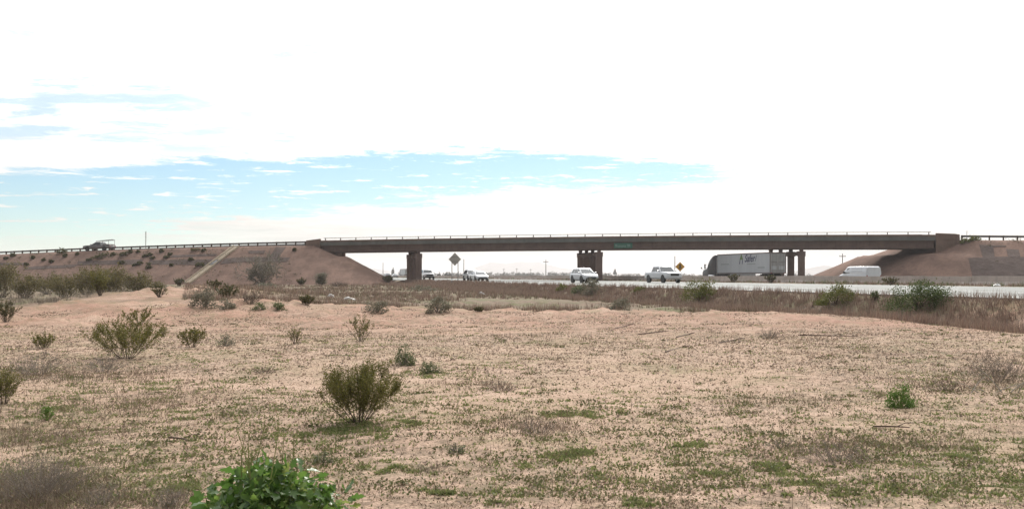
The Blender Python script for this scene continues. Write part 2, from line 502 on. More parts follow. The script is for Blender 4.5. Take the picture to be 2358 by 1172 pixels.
M = dict(
    soil=ground_mat(),
    gravel=gravel_mat("tan_gravel", (0.210, 0.135, 0.105), (0.245, 0.158, 0.122), (0.145, 0.098, 0.08)),
    gravel_dark=gravel_mat("dark_gravel", (0.118, 0.088, 0.078), (0.142, 0.107, 0.093), (0.08, 0.062, 0.055)),
    girder=concrete_mat("brown_painted_concrete", (0.195, 0.135, 0.115)),
    parapet=concrete_mat("grey_brown_concrete", (0.235, 0.165, 0.132)),
    band=concrete_mat("grey_green_painted_concrete", (0.19, 0.188, 0.175), 0.25),
    pier=concrete_mat("pier_concrete", (0.24, 0.168, 0.144), 0.55),
    barrier=concrete_mat("pale_barrier_concrete", (0.50, 0.43, 0.385), 0.3),
    spill=concrete_mat("beige_spillway_concrete", (0.42, 0.345, 0.25), 0.2),
    spill_grey=concrete_mat("grey_spillway_concrete", (0.25, 0.245, 0.24), 0.2),
    road=road_mat("worn_concrete_pavement"),
    paint=plain("white_road_paint", (0.74, 0.73, 0.69), 0.5, 0.15, 6.0),
    steel=plain("galvanised_steel", (0.28, 0.28, 0.275), 0.5, 0.15, 4.0, 0.6),
    rail_steel=plain("railing_steel", (0.30, 0.26, 0.24), 0.55, 0.15, 4.0, 0.2),
    wood_post=plain("guardrail_timber", (0.09, 0.07, 0.055), 0.85, 0.25, 9.0),
    pole_wood=plain("weathered_pole_timber", (0.13, 0.11, 0.095), 0.9, 0.25, 5.0, streak=True),
    alu=plain("bare_aluminium_sign_back", (0.46, 0.44, 0.41), 0.6, 0.08, 3.0, 0.0),
    yellow=plain("amber_sign_face", (0.62, 0.32, 0.025), 0.45, 0.08, 3.0),
    black=plain("black_plastic", (0.018, 0.017, 0.017), 0.55, 0.2, 5.0),
    green_sign=plain("green_sign_face", (0.055, 0.16, 0.115), 0.45, 0.08, 3.0),
    sign_ink=plain("pale_sign_lettering", (0.30, 0.42, 0.37), 0.5, 0.05, 3.0),
    white_car=plain("white_car_paint", (0.72, 0.73, 0.75), 0.28, 0.03, 2.0, coat=0.6),
    silver_car=plain("silver_car_paint", (0.40, 0.40, 0.41), 0.3, 0.04, 2.0, 0.3, coat=0.6),
    dusty_car=plain("dusty_grey_car_paint", (0.20, 0.19, 0.19), 0.5, 0.18, 3.0, coat=0.2),
    dark_car=plain("dark_car_paint", (0.06, 0.06, 0.065), 0.35, 0.05, 2.0, coat=0.4),
    tractor=plain("dark_plum_tractor_paint", (0.06, 0.052, 0.064), 0.45, 0.08, 2.0, coat=0.2),
    trailer=plain("white_trailer_panel", (0.50, 0.505, 0.515), 0.45, 0.07, 1.2, streak=True),
    trailer_door=plain("dusty_trailer_door", (0.36, 0.345, 0.335), 0.55, 0.16, 1.5),
    trailer_rail=plain("trailer_rail_metal", (0.20, 0.17, 0.165), 0.5, 0.12, 3.0, 0.3),
    logo_blue=plain("logo_navy_print", (0.022, 0.028, 0.085), 0.5, 0.05, 3.0),
    logo_green=plain("logo_green_print", (0.13, 0.21, 0.055), 0.5, 0.1, 3.0),
    logo_pale=plain("logo_pale_print", (0.26, 0.29, 0.27), 0.5, 0.05, 3.0),
    tyre=plain("tyre_rubber", (0.022, 0.021, 0.02), 0.85, 0.2, 8.0),
    rim=plain("alloy_rim", (0.45, 0.45, 0.46), 0.35, 0.1, 6.0, 0.7),
    chrome=plain("chrome_trim", (0.55, 0.55, 0.56), 0.2, 0.05, 3.0, 0.9),
    glass=glass_mat("car_glass"),
    lamp=plain("headlamp_lens", (0.55, 0.56, 0.56), 0.15, 0.05, 3.0, coat=0.5),
    lamp_red=plain("tail_lamp_lens", (0.35, 0.02, 0.015), 0.25, 0.05, 3.0),
    bag=plain("white_plastic_bag", (0.80, 0.79, 0.77), 0.4, 0.05, 9.0, bump=0.6, bscale=14.0),
    stem=plain("shrub_bark", (0.085, 0.062, 0.045), 0.9, 0.3, 12.0),
    stem_grey=plain("grey_dead_bark", (0.19, 0.16, 0.135), 0.9, 0.3, 12.0),
    stem_green=plain("green_stalk", (0.22, 0.24, 0.075), 0.7, 0.2, 12.0),
    stick=plain("dead_stick_bark", (0.12, 0.08, 0.06), 0.9, 0.3, 12.0),
    stick_pale=plain("bleached_branch", (0.36, 0.33, 0.28), 0.9, 0.2, 12.0),
    rock=plain("mountain_rock", (0.22, 0.20, 0.19), 0.95, 0.2, 0.002),
    stucco=plain("pale_stucco", (0.45, 0.42, 0.38), 0.9, 0.1, 0.3),
    olive=leafy("olive_creosote_leaves", [(0.075, 0.082, 0.018), (0.14, 0.138, 0.035), (0.215, 0.195, 0.055), (0.105, 0.108, 0.026), (0.16, 0.13, 0.045)], 0.35),
    olive_pale=leafy("pale_creosote_leaves", [(0.10, 0.095, 0.040), (0.17, 0.152, 0.068), (0.235, 0.20, 0.095), (0.14, 0.115, 0.06)], 0.3),
    weed=leafy("flat_weeds", [(0.10, 0.10, 0.05), (0.155, 0.145, 0.08), (0.13, 0.10, 0.065), (0.19, 0.155, 0.10)], 0.2),
    seedling=leafy("muted_seedlings", [(0.085, 0.105, 0.04), (0.135, 0.145, 0.06), (0.18, 0.165, 0.08), (0.15, 0.115, 0.07)], 0.3),
    dry_tan=leafy("dry_tan_grass", [(0.13, 0.095, 0.068), (0.21, 0.16, 0.115), (0.31, 0.25, 0.175), (0.17, 0.125, 0.095)], 0.2),
    olive_dark=leafy("dark_creosote_leaves", [(0.05, 0.055, 0.02), (0.10, 0.095, 0.033), (0.135, 0.12, 0.05)]),
    sage=leafy("grey_sage_leaves", [(0.15, 0.145, 0.10), (0.22, 0.205, 0.15), (0.27, 0.25, 0.19)]),
    sage_green=leafy("grey_green_leaves", [(0.09, 0.115, 0.05), (0.15, 0.175, 0.08), (0.20, 0.21, 0.12)]),
    dark_green=leafy("deep_green_leaves", [(0.05, 0.078, 0.028), (0.095, 0.128, 0.045), (0.14, 0.17, 0.062)]),
    yellow_green=leafy("yellow_green_leaves", [(0.12, 0.135, 0.036), (0.20, 0.20, 0.055), (0.10, 0.115, 0.04)]),
    lush=leafy("bright_green_leaves", [(0.07, 0.14, 0.025), (0.12, 0.21, 0.045), (0.17, 0.26, 0.06)], 0.35),
    grass=leafy("short_green_grass", [(0.12, 0.155, 0.05), (0.19, 0.22, 0.08), (0.27, 0.265, 0.12), (0.155, 0.185, 0.065)], 0.42),
    dry=leafy("dry_brown_stems", [(0.18, 0.12, 0.098), (0.27, 0.19, 0.152), (0.34, 0.265, 0.20), (0.22, 0.148, 0.125)], 0.2),
    dry_grey=leafy("dry_grey_stems", [(0.15, 0.125, 0.10), (0.24, 0.20, 0.16), (0.33, 0.28, 0.22)], 0.15),
    pebble=leafy("pebbles_and_clods", [(0.18, 0.12, 0.08), (0.34, 0.23, 0.16), (0.23, 0.155, 0.11), (0.48, 0.35, 0.26), (0.12, 0.085, 0.06), (0.20, 0.135, 0.10)], 0.0, 0.95),
    straw=leafy("straw_bits", [(0.26, 0.19, 0.12), (0.42, 0.33, 0.21), (0.15, 0.105, 0.07), (0.12, 0.09, 0.06)], 0.1),
    broad=leafy("broad_green_leaves", [(0.065, 0.14, 0.026), (0.13, 0.23, 0.045), (0.20, 0.31, 0.065), (0.09, 0.175, 0.036), (0.30, 0.35, 0.10), (0.14, 0.24, 0.085)], 0.45, 0.36, 0.6),
    far_tree=leafy("far_tree_leaves", [(0.055, 0.06, 0.04), (0.085, 0.085, 0.055)], 0.1),
)

# ------------------------------------------------------------------ ground shape
SLOPE = 0.269                                         # the highway drifts left as it recedes
RD = np.array([-0.2598, 0.9657])                      # along the highway, away from the camera
RN = np.array([0.9657, 0.2598])                       # across it
ROAD_Z = 0.65


def H(x, y):
    """height of the open ground"""
    x = np.asarray(x, float); y = np.asarray(y, float)
    c = x + SLOPE * y
    near = sstep(y, 70, 30)
    z = 0.10 * fbm(x * 0.12, y * 0.12, 3) + near * (0.10 * fbm(x * 0.45 + 9, y * 0.45, 4) + 0.030 * fbm(x * 2.6, y * 2.6 + 4, 3))
    # dirt mound with a track over it on the left, and a low berm across the middle
    z = z + 0.80 * np.exp(-((x + 17.5) / 5.2) ** 2 - ((y - 54) / 15.0) ** 2)
    z = z + 0.28 * np.exp(-((x + 10.5) / 5.5) ** 2 - ((y - 38) / 6.0) ** 2)
    z = z + 0.22 * np.exp(-((y - 35.5 + 0.22 * x) / 3.2) ** 2) * sstep(x, -16, -9) * sstep(x, 16, 8)
    z = z - 0.35 * np.exp(-((x + 24) / 5.0) ** 2 - ((y - 38) / 9.0) ** 2)
    # roadside ditch, then the highway bench
    z = z - 0.55 * np.exp(-((c - 24.2) / 2.2) ** 2) * sstep(y, 120, 60)
    rb = sstep(c, 25.6, 28.6)
    z = z * (1 - rb) + 0.60 * rb
    out = sstep(c, 87, 96)
    z = z * (1 - out) + (0.25 + 0.1 * fbm(x * 0.05, y * 0.05, 3)) * out
    med = sstep(c, 56.2, 58.0) * sstep(c, 64.0, 62.6)
    return z + med * (0.06 + 0.06 * fbm(x * 0.7, y * 0.7, 3))


def axis(vals):
    return np.unique(np.round(np.concatenate(vals), 4))


gx = axis([np.arange(-46, 46.01, 0.22), np.arange(46, 130, 1.5), -np.arange(46, 130, 1.5),
           np.geomspace(130, 10400, 34), -np.geomspace(130, 10400, 34)])
ys = [-60.0, -40, -25, -15, -8, -3, 0, 2, 3.4]
v = 3.5
while v < 60:
    ys.append(v); v += 0.07 * (1 + v / 9.0)
ys = np.concatenate([np.array(ys), np.arange(60, 170, 1.3), np.geomspace(170, 10900, 60)])
GX, GY = np.meshgrid(gx, ys)
GZ = H(GX, GY)
# lumps and clods in the bare soil
lump = np.maximum(0, fbm(GX * 5.5, GY * 5.5, 3) - 0.10) * 0.09
GZ = GZ + lump * sstep(GY, 46, 26) * (np.abs(GX) < 46)
clod = np.maximum(0, fbm(GX * 1.5 + 40, GY * 1.1, 4) - 0.02) * 0.55
GZ = GZ + clod * sstep(GY, 24, 32) * sstep(GY, 66, 52) * sstep(GX, 14, 4) * sstep(GX, -40, -30)
nx_, ny_ = len(gx), len(ys)
idx = np.arange(nx_ * ny_).reshape(ny_, nx_)
quads = np.stack([idx[:-1, :-1], idx[:-1, 1:], idx[1:, 1:], idx[1:, :-1]], -1).reshape(-1, 4)
gme = mesh_data("ground", np.stack([GX, GY, GZ], -1).reshape(-1, 3), quads, M["soil"], True)
CC = GX + SLOPE * GY
pink = np.clip(sstep(GY, 21, 31) * sstep(GY, 75, 55) * 1.0 + 0.35 * (fbm(GX * 0.2, GY * 0.2, 3) + 0.1), 0, 1)
track = np.exp(-((GX + 17.0) / 2.6) ** 2) * sstep(GY, 90, 50)
edge = 37.5 - 0.10 * GX + 5 * fbm(GX * 0.25, GY * 0.25, 3)
veg = sstep(GY, edge - 1, edge + 5) * (1 - 0.85 * np.clip(track * 1.3, 0, 1))
veg = np.clip(np.maximum(veg, sstep(CC, 20.0, 22.3)), 0, 1)
veg = np.maximum(veg, 0.65 * sstep(GX, -5, -9) * sstep(GY, 20, 12) * sstep(fbm(GX * 0.4, GY * 0.4, 4), -0.05, 0.12))
rag = sstep(fbm(GX * 0.55 + 3, GY * 0.55, 5, 0.65), -0.14, 0.08)
veg = np.maximum(veg, 0.90 * rag * sstep(GX / GY, -0.12, -0.34) * sstep(GY, 23, 17))
veg = np.maximum(veg, 0.90 * rag * sstep(GX / GY, 0.22, 0.40) * sstep(GY, 9, 13) * sstep(GY, 26, 19))
veg = np.maximum(veg, 0.75 * rag * sstep(GX / GY, 0.12, 0.26) * sstep(GY, 12, 8.5))
veg = np.maximum(veg, 0.60 * sstep(fbm(GX * 0.8 + 13, GY * 0.8 + 5, 5, 0.65), 0.0, 0.14) * sstep(GY, 34, 26))
veg = np.maximum(veg, 0.62 * sstep(fbm(GX * 0.45 + 23, GY * 0.9 + 5, 5, 0.65), -0.12, 0.12) * sstep(GY, 15, 21))
far = sstep(GY, 170, 260)
ca = gme.color_attributes.new("zone", "FLOAT_COLOR", "POINT")
ca.data.foreach_set("color", np.stack([pink, veg, far, np.ones_like(pink)], -1).astype(np.float32).ravel())
tag(link("ground", gme), kind="structure")

# ------------------------------------------------------------------ overpass frame of reference
PL = np.array([-33.4, 174.0]); PR = np.array([62.5, 147.4])
BL = float(np.linalg.norm(PR - PL)); BE = (PR - PL) / BL; BN = np.array([-BE[1], BE[0]])
BW = 10.4


def zp(t):
    """top of the parapet along the bridge"""
    u = np.asarray(t, float) / BL
    zin = 7.56 + 0.8 * u * (1 - u) - 0.06 * u
    zl = 7.56 + 1.0 * u - 1.6 * u * u
    zr = 7.50 - 1.5 * (u - 1) - 1.6 * (u - 1) ** 2
    return np.where(u < 0, zl, np.where(u > 1, zr, zin))


def BP(t, w, z):
    p = PL + BE * t + BN * w
    return (p[0], p[1], z)


def embank(x, y, left):
    """height of the approach fill: a platform with sloping sides and a rounded end"""
    x = np.asarray(x, float); y = np.asarray(y, float)
    t = (x - PL[0]) * BE[0] + (y - PL[1]) * BE[1]
    w = (x - PL[0]) * BN[0] + (y - PL[1]) * BN[1]
    berm_n, berm_f = 3.4, 2.0
    ds = np.maximum(np.maximum(-berm_n * sstep(t, 0, -14) * sstep(t, BL + 14, BL) - w if left else -w - 0.9, w - BW - berm_f), 0)
    if left:
        e0 = PL - BE * 1.2
        de = np.maximum((x - e0[0]) * RN[0] + (y - e0[1]) * RN[1], 0)
    else:
        e0 = PR + BE * 4.4
        de = np.maximum(-((x - e0[0]) * RN[0] + (y - e0[1]) * RN[1]), 0)
        ds = np.maximum(np.maximum(-w - 1.2 - 2.0 * sstep(t, BL + 2, BL + 14), w - BW - berm_f), 0)
    d = np.hypot(de, ds)
    we = np.where(d > 0, de / np.maximum(d, 1e-6), 0) ** 2
    drop_e = np.where(d < 3.9, d / 1.95, np.where(d < 5.4, 2.0, 2.0 + (d - 5.4) / 1.72))
    drop_s = d / 1.9
    top = zp(np.clip(t, -400, 500)) - 0.80
    tt = np.where(left, np.minimum(t, 0), np.maximum(t, BL))
    top = zp(tt) - 0.80
    rough = 0.10 * fbm(x * 0.5, y * 0.5, 3) + 0.06 * fbm(x * 2.0, y * 2.0, 2)
    return top - (we * drop_e + (1 - we) * drop_s) + rough * np.clip(d, 0, 1) - 0.05 * np.clip(1 - d, 0, 1)


def ALL(x, y):
    return np.maximum(H(x, y), np.maximum(np.where(np.asarray(x) < 20, embank(x, y, True), -9), np.where(np.asarray(x) > 20, embank(x, y, False), -9)))


def at(px, py, zmin=4.0, zmax=260.0, fn=None):
    """where the sight line through a photo pixel first meets the ground"""
    fn = fn or ALL
    zz = np.geomspace(zmin, zmax, 4000)
    X = (px - CX) / FPX * zz
    Zr = EYE + (HOR - py) / FPX * zz
    hit = np.nonzero(Zr <= fn(X, zz))[0]
    k = hit[0] if len(hit) else len(zz) - 1
    return float(X[k]), float(zz[k])


def on(px, py, **k):
    x, y = at(px, py, **k)
    return x, y, float(ALL(x, y))


for left in (True, False):
    ts = np.arange(-190, 34, 0.8) if left else np.arange(BL - 46, BL + 120, 0.8)
    ws = np.concatenate([np.arange(-21, 2, 0.6), np.arange(2, BW + 22, 1.2)])
    TT, WW = np.meshgrid(ts, ws)
    X = PL[0] + BE[0] * TT + BN[0] * WW; Y = PL[1] + BE[1] * TT + BN[1] * WW
    Z = np.maximum(embank(X, Y, left), -1.0)
    n1, n0 = TT.shape
    ii = np.arange(n0 * n1).reshape(n1, n0)
    qf = np.stack([ii[:-1, :-1], ii[:-1, 1:], ii[1:, 1:], ii[1:, :-1]], -1).reshape(-1, 4)
    zf = Z.reshape(-1)[qf].max(1)
    qf = qf[zf > -0.3]
    o = mk("embankment", np.stack([X, Y, Z], -1).reshape(-1, 3), qf, M["gravel"], None, True)
    tag(o, kind="structure")


def patch(name, quad, mat, parent=None, lift=0.05, n=(10, 8), ext=0.0):
    """gravel or concrete laid on the fill: quad given by four photo pixels, laid on the slope"""
    pts = [np.array(at(*q)) for q in quad]
    a, b, c, d = pts
    V = []
    for j in range(n[1] + 1):
        fj = j / n[1]
        for i in range(n[0] + 1):
            fi = i / n[0]
            p = (a * (1 - fi) + b * fi) * (1 - fj) + (d * (1 - fi) + c * fi) * fj
            V.append((p[0], p[1], float(ALL(p[0], p[1])) + lift))
    k = n[0] + 1
    F = [(j * k + i, j * k + i + 1, (j + 1) * k + i + 1, (j + 1) * k + i) for j in range(n[1]) for i in range(n[0])]
    nb = len(V)
    V += [(x, y, z - lift - 0.25) for x, y, z in V]
    rim = list(range(k)) + [j * k + n[0] for j in range(1, n[1] + 1)] + [n[1] * k + i for i in range(n[0] - 1, -1, -1)] + [j * k for j in range(n[1] - 1, 0, -1)]
    F += [(rim[i], rim[(i + 1) % len(rim)], nb + rim[(i + 1) % len(rim)], nb + rim[i]) for i in range(len(rim))]
    return mk(name, V, F, mat, parent)


gp = empty("gravel_pattern", on(600, 600)); gp.location = (0, 0, 0)
tag(gp, "dark gravel bands laid in stepped shapes on the left embankment slope", "gravel bands")
for q in ([(573, 578), (612, 578), (607, 585), (572, 585)], [(636, 570), (659, 570), (641, 594), (620, 594)],
          [(517, 597), (668, 594.5), (661, 603), (506, 610)], [(345, 600), (490, 598), (478, 610), (338, 610)],
          [(180, 603), (330, 599), (322, 609), (176, 611)], [(0, 606), (66, 606), (60, 611), (-4, 612)],
          [(60, 616), (180, 610), (170, 616), (54, 622)], [(398, 589), (500, 586), (497, 590), (392, 594)]):
    patch("gravel_band", q, M["gravel_dark"], gp, n=(24, 5))
gp2 = empty("gravel_pattern"); tag(gp2, "dark stepped gravel blocks on the right embankment slope", "gravel bands")
for q in ([(2230, 595.5), (2420, 596.5), (2430, 640), (2240, 640)], [(2255, 566), (2286, 566.5), (2291, 595), (2264, 594.5)],
          [(2317, 575.5), (2346, 576), (2350, 595), (2322, 595)], [(2286, 566.5), (2316, 567), (2317, 570), (2287, 569.5)],
          [(2372, 575), (2420, 575), (2430, 596), (2380, 596)]):
    patch("gravel_band", q, M["gravel_dark"], gp2, n=(12, 10))

sp_ = empty("drainage_spillway"); tag(sp_, "pale concrete drainage spillway running down the left embankment", "spillway")
patch("channel_slab", [(537, 569), (550, 569.5), (510, 600), (495, 600)], M["spill"], sp_, 0.14, (4, 14))
patch("channel_slab", [(495, 600.6), (510, 600.6), (495, 611.6), (480, 611.6)], M["spill_grey"], sp_, 0.14, (4, 8))
patch("channel_slab", [(480, 612.2), (495, 612.2), (441, 653), (424, 653)], M["spill"], sp_, 0.14, (4, 18))
for a, b in (((537, 569), (424, 653)), ((549, 569.5), (439, 653))):
    patch("kerb", [a, (a[0] + 2.0, a[1]), (b[0] + 2.0, b[1]), b], M["spill"], sp_, 0.30, (1, 26))

# ------------------------------------------------------------------ highway
def ribbon(name, c0, c1, y0, y1, z, mat, thick=0.06, n=40, parent=None, geo=False):
    yy = np.linspace(y0, y1, n + 1) if not geo else np.concatenate([np.arange(y0, 200, 6.0), np.geomspace(200, y1, 24)])
    V, F = [], []
    for y in yy:
        for c, zz in ((c0, z - thick), (c0, z), (c1, z), (c1, z - thick)):
            V.append((c - SLOPE * y, y, zz))
    for k in range(len(yy) - 1):
        for i in range(3):
            F.append((4 * k + i, 4 * k + i + 1, 4 * k + 5 + i, 4 * k + 4 + i))
    F = [tuple(reversed(f)) for f in F]
    return mk(name, V, F, mat, parent)


road_n = ribbon("road", 28.4, 56.4, -60, 2600, ROAD_Z, M["road"], geo=True); tag(road_n, kind="structure")
road_f = ribbon("road", 64.4, 86.0, -60, 2600, ROAD_Z, M["road"], geo=True); tag(road_f, kind="structure")
ribbon("edge_line", 29.6, 29.95, 10, 700, ROAD_Z + 0.004, M["paint"], 0.002, 60, road_n)
ribbon("edge_line", 53.4, 53.6, 10, 700, ROAD_Z + 0.004, M["paint"], 0.002, 60, road_n)
ribbon("edge_line", 37.2, 37.42, 20, 260, ROAD_Z + 0.004, M["paint"], 0.002, 60, road_n)
for cl_ in (41.2, 45.2, 49.3):
    for k in range(26):
        y0 = 30 + 12.2 * k + cl_ % 3
        ribbon("lane_dash", cl_, cl_ + 0.17, y0, y0 + 3.05, ROAD_Z + 0.004, M["paint"], 0.002, 1, road_n)
for cl_ in (70.0, 74.0):
    for k in range(14):
        y0 = 70 + 12.2 * k
        ribbon("lane_dash", cl_, cl_ + 0.17, y0, y0 + 3.05, ROAD_Z + 0.004, M["paint"], 0.002, 1, road_f)

# median barrier, cast in lengths with open joints
mbar = empty("median_barrier"); tag(mbar, "long pale concrete median barrier between the two carriageways", "barrier")
sec = [(-0.30, 0), (-0.30, 0.08), (-0.13, 0.33), (-0.08, 0.81), (0.08, 0.81), (0.13, 0.33), (0.30, 0.08), (0.30, 0)]
bsm = MB(); n = len(sec)
bsm.loft([[(xx, 0.02, zz) for xx, zz in sec], [(xx, 6.02, zz) for xx, zz in sec]])
bme = mesh_data("barrier_segment", bsm.v, bsm.f, M["barrier"])
for k in range(62):
    s0 = 40 + 6.1 * k
    y = s0 * RD[1]; x = 62.6 - SLOPE * y
    o = link("barrier_segment", bme, mbar)
    o.location = (x, y, 0.62 + 0.012 * ((k * 7) % 5 - 2)); o.rotation_euler = (0, 0, math.atan2(RD[1], RD[0]) - math.pi / 2 + 0.002 * ((k * 5) % 3 - 1))

# ------------------------------------------------------------------ overpass
bridge = empty("highway_overpass", (PL[0], PL[1], 0.0)); bridge.location = (0, 0, 0)
tag(bridge, "long brown concrete highway overpass with railing spanning the road", "overpass")


def sweep(name, sec, t0, t1, mat, parent, nseg=40, skew=0.0):
    V, F = [], []; n = len(sec)
    for t in np.linspace(t0, t1, nseg + 1):
        z0 = float(zp(t))
        for w, z in sec:
            V.append(BP(t + skew * w, w, z0 + z))
    for k in range(nseg):
        for i in range(n):
            F.append((k * n + i, k * n + (i + 1) % n, (k + 1) * n + (i + 1) % n, (k + 1) * n + i))
    F += [tuple(range(n - 1, -1, -1)), tuple(range(nseg * n, nseg * n + n))]
    F = [tuple(reversed(f)) for f in F]
    return mk(name, V, F, mat, parent)


SK = -0.5 * 0.55
sweep("parapet", [(0, 0), (0.36, 0), (0.36, -0.27), (0, -0.27)], 0, BL, M["parapet"], bridge)
sweep("parapet_band", [(0.05, -0.272), (0.36, -0.272), (0.36, -0.86), (0.05, -0.86)], 0, BL, M["band"], bridge)
sweep("parapet_ledge", [(-0.02, -0.80), (0.048, -0.80), (0.048, -0.88), (-0.02, -0.88)], 0, BL, M["band"], bridge)
sweep("parapet", [(BW - 0.36, 0), (BW, 0), (BW, -0.88), (BW - 0.36, -0.88)], 0, BL, M["parapet"], bridge)
sweep("deck_slab", [(0.362, -0.72), (BW - 0.362, -0.72), (BW - 0.362, -0.90), (0.362, -0.90)], -0.5, BL + 0.5, M["parapet"], bridge)
GW = [0.80, 3.43, 6.07, 8.70]
for w in GW:
    sweep("girder", [(w - 0.25, -0.905), (w + 0.25, -0.905), (w + 0.25, -1.02), (w + 0.12, -1.12), (w + 0.12, -1.70), (w + 0.32, -1.84), (w + 0.32, -2.03),
                     (w - 0.32, -2.03), (w - 0.32, -1.84), (w - 0.26, -1.75), (w - 0.26, -1.12)], 0.15, BL - 0.15, M["girder"], bridge)
# railing on both parapets
pm = MB(); pm.box(-0.07, 0.07, -0.06, 0.06, -0.02, 0.44).box(-0.10, 0.10, -0.09, 0.09, -0.02, 0.03)
pme = mesh_data("railing_post", pm.v, pm.f, M["rail_steel"])
NPOST = 35
for w in (0.18, BW - 0.18):
    for k in range(NPOST):
        t = 0.9 + (BL - 1.8) * k / (NPOST - 1)
        o = link("railing_post", pme, bridge); o.location = BP(t, w, float(zp(t))); o.rotation_euler = (0, 0, math.atan2(BE[1], BE[0]))
    sweep("railing_pipe", [(w - 0.024, 0.375), (w, 0.35), (w + 0.024, 0.375), (w + 0.024, 0.41), (w, 0.435), (w - 0.024, 0.41)], 0.6, BL - 0.6, M["rail_steel"], bridge)


def t_at_px(px):
    ts = np.linspace(-60, BL + 60, 20001)
    p = PL[None] + BE[None] * ts[:, None]
    return float(ts[np.argmin(np.abs(CX + FPX * p[:, 0] / p[:, 1] - px))])


# end blocks, wing walls and abutments
def quadwall(name, pts, w0, w1, mat, parent):
    """pts: (t, z) outline, extruded from w0 to w1"""
    n = len(pts)
    V = [BP(t, w0, z) for t, z in pts] + [BP(t, w1, z) for t, z in pts]
    F = [(i, (i + 1) % n, n + (i + 1) % n, n + i) for i in range(n)] + [tuple(range(n - 1, -1, -1)), tuple(range(n, 2 * n))]
    me = mesh_data(name, V, F, mat)
    return link(name, me, parent)


zl, zr = float(zp(0)), float(zp(BL))
for w0, w1 in ((-0.06, 0.40), (BW - 0.40, BW + 0.06)):
    quadwall("end_block", [(-2.7, zl - 0.85), (-0.05, zl - 0.85), (-0.05, zl + 0.30), (-2.7, zl + 0.02)], w0, w1, M["parapet"], bridge)
    quadwall("end_block", [(BL + 0.05, zr - 0.80), (BL + 3.3, zr - 0.80), (BL + 3.3, zr - 0.02), (BL + 2.6, zr + 0.10), (BL + 0.05, zr + 0.22)], w0, w1, M["parapet"], bridge)
    quadwall("wing_wall", [(-3.2, zl - 0.86), (-3.2, zl - 1.7), (-0.05, zl - 3.0), (-0.05, zl - 0.86)], w0 + 0.03, w1 - 0.03, M["parapet"], bridge)
    quadwall("wing_wall", [(BL + 0.05, zr - 0.81), (BL + 0.05, zr - 3.4), (BL + 5.0, zr - 1.6), (BL + 5.0, zr - 0.81)], w0 + 0.03, w1 - 0.03, M["parapet"], bridge)
quadwall("abutment", [(-1.6, zl - 0.92), (-0.6, zl - 0.92), (-0.6, zl - 4.0), (-1.6, zl - 4.0)], 0.4, BW - 0.4, M["girder"], bridge)
quadwall("abutment", [(BL + 0.3, zr - 0.92), (BL + 1.2, zr - 0.92), (BL + 1.2, zr - 4.5), (BL + 0.3, zr - 4.5)], 0.4, BW - 0.4, M["girder"], bridge)

# piers: four columns in line with the highway, arched cap, bearing pedestals
PHI = float(np.dot(RD, BN))
for ppx in (966, 1384, 1853):
    t0 = t_at_px(ppx)
    base = PL + BE * t0
    pr = empty("pier", (base[0], base[1], 0)); pr.parent = bridge
    pr.rotation_euler = (0, 0, math.atan2(RD[1], RD[0]))
    S = [w / PHI for w in GW]
    soff = [float(zp(t0 + s * float(np.dot(RD, BE)))) - 2.03 for s in S]
    zc_ = min(soff) - 0.42                             # cap top at the columns
    hw, th = 0.19, 0.55
    for s in S:
        cb = MB()
        pts = lambda a, b, ch: [(s - a + ch, -b), (s + a - ch, -b), (s + a, -b + ch), (s + a, b - ch), (s + a - ch, b), (s - a + ch, b), (s - a, b - ch), (s - a, -b + ch)]
        cb.loft([[(x, y, z) for x, y in pts(a, b, 0.07)] for z, a, b in ((-0.4, hw, th), (zc_ - 0.75, hw, th))])
        cb.build("column", M["pier"], pr)
    # cap: scalloped top, round arches underneath
    topl, botl = [], []
    s0, s1 = S[0] - hw - 0.05, S[-1] + hw + 0.05
    for k in range(97):
        s = s0 + (s1 - s0) * k / 96
        dn = min(abs(s - q) for q in S); gapw = (S[1] - S[0]) / 2
        f = max(0.0, (dn - 0.30) / (gapw - 0.30))
        zt = zc_ - 0.26 * (1 - (1 - f) ** 2 if f < 1 else 1)
        if dn < hw or s < S[0] or s > S[-1]: zb = zc_ - 0.755
        else:
            g = (dn - hw) / (gapw - hw)
            zb = zc_ - 0.80 + 0.22 * math.sqrt(max(0.0, 1 - (1 - g) ** 2)) - 0.0
        topl.append((s, zt)); botl.append((s, min(zb, zt - 0.2)))
    V, F = [], []
    for (s, zt), (_, zb) in zip(topl, botl):
        V += [(s, -th - 0.04, zb), (s, -th - 0.04, zt), (s, th + 0.04, zt), (s, th + 0.04, zb)]
    for k in range(96):
        for i in range(4):
            F.append((4 * k + i, 4 * k + 4 + i, 4 * k + 4 + (i + 1) % 4, 4 * k + (i + 1) % 4))
    F += [(3, 2, 1, 0)[::-1], tuple(4 * 96 + i for i in range(4))[::-1]]
    mk("pier_cap", V, F, M["pier"], pr)
    for s, zs in zip(S, soff):
        MB().box(s - 0.20, s + 0.20, -0.24, 0.24, zc_ - 0.03, zs - 0.10).box(s - 0.27, s + 0.27, -0.28, 0.28, zs - 0.10, zs - 0.004).build("bearing", M["girder"], pr)

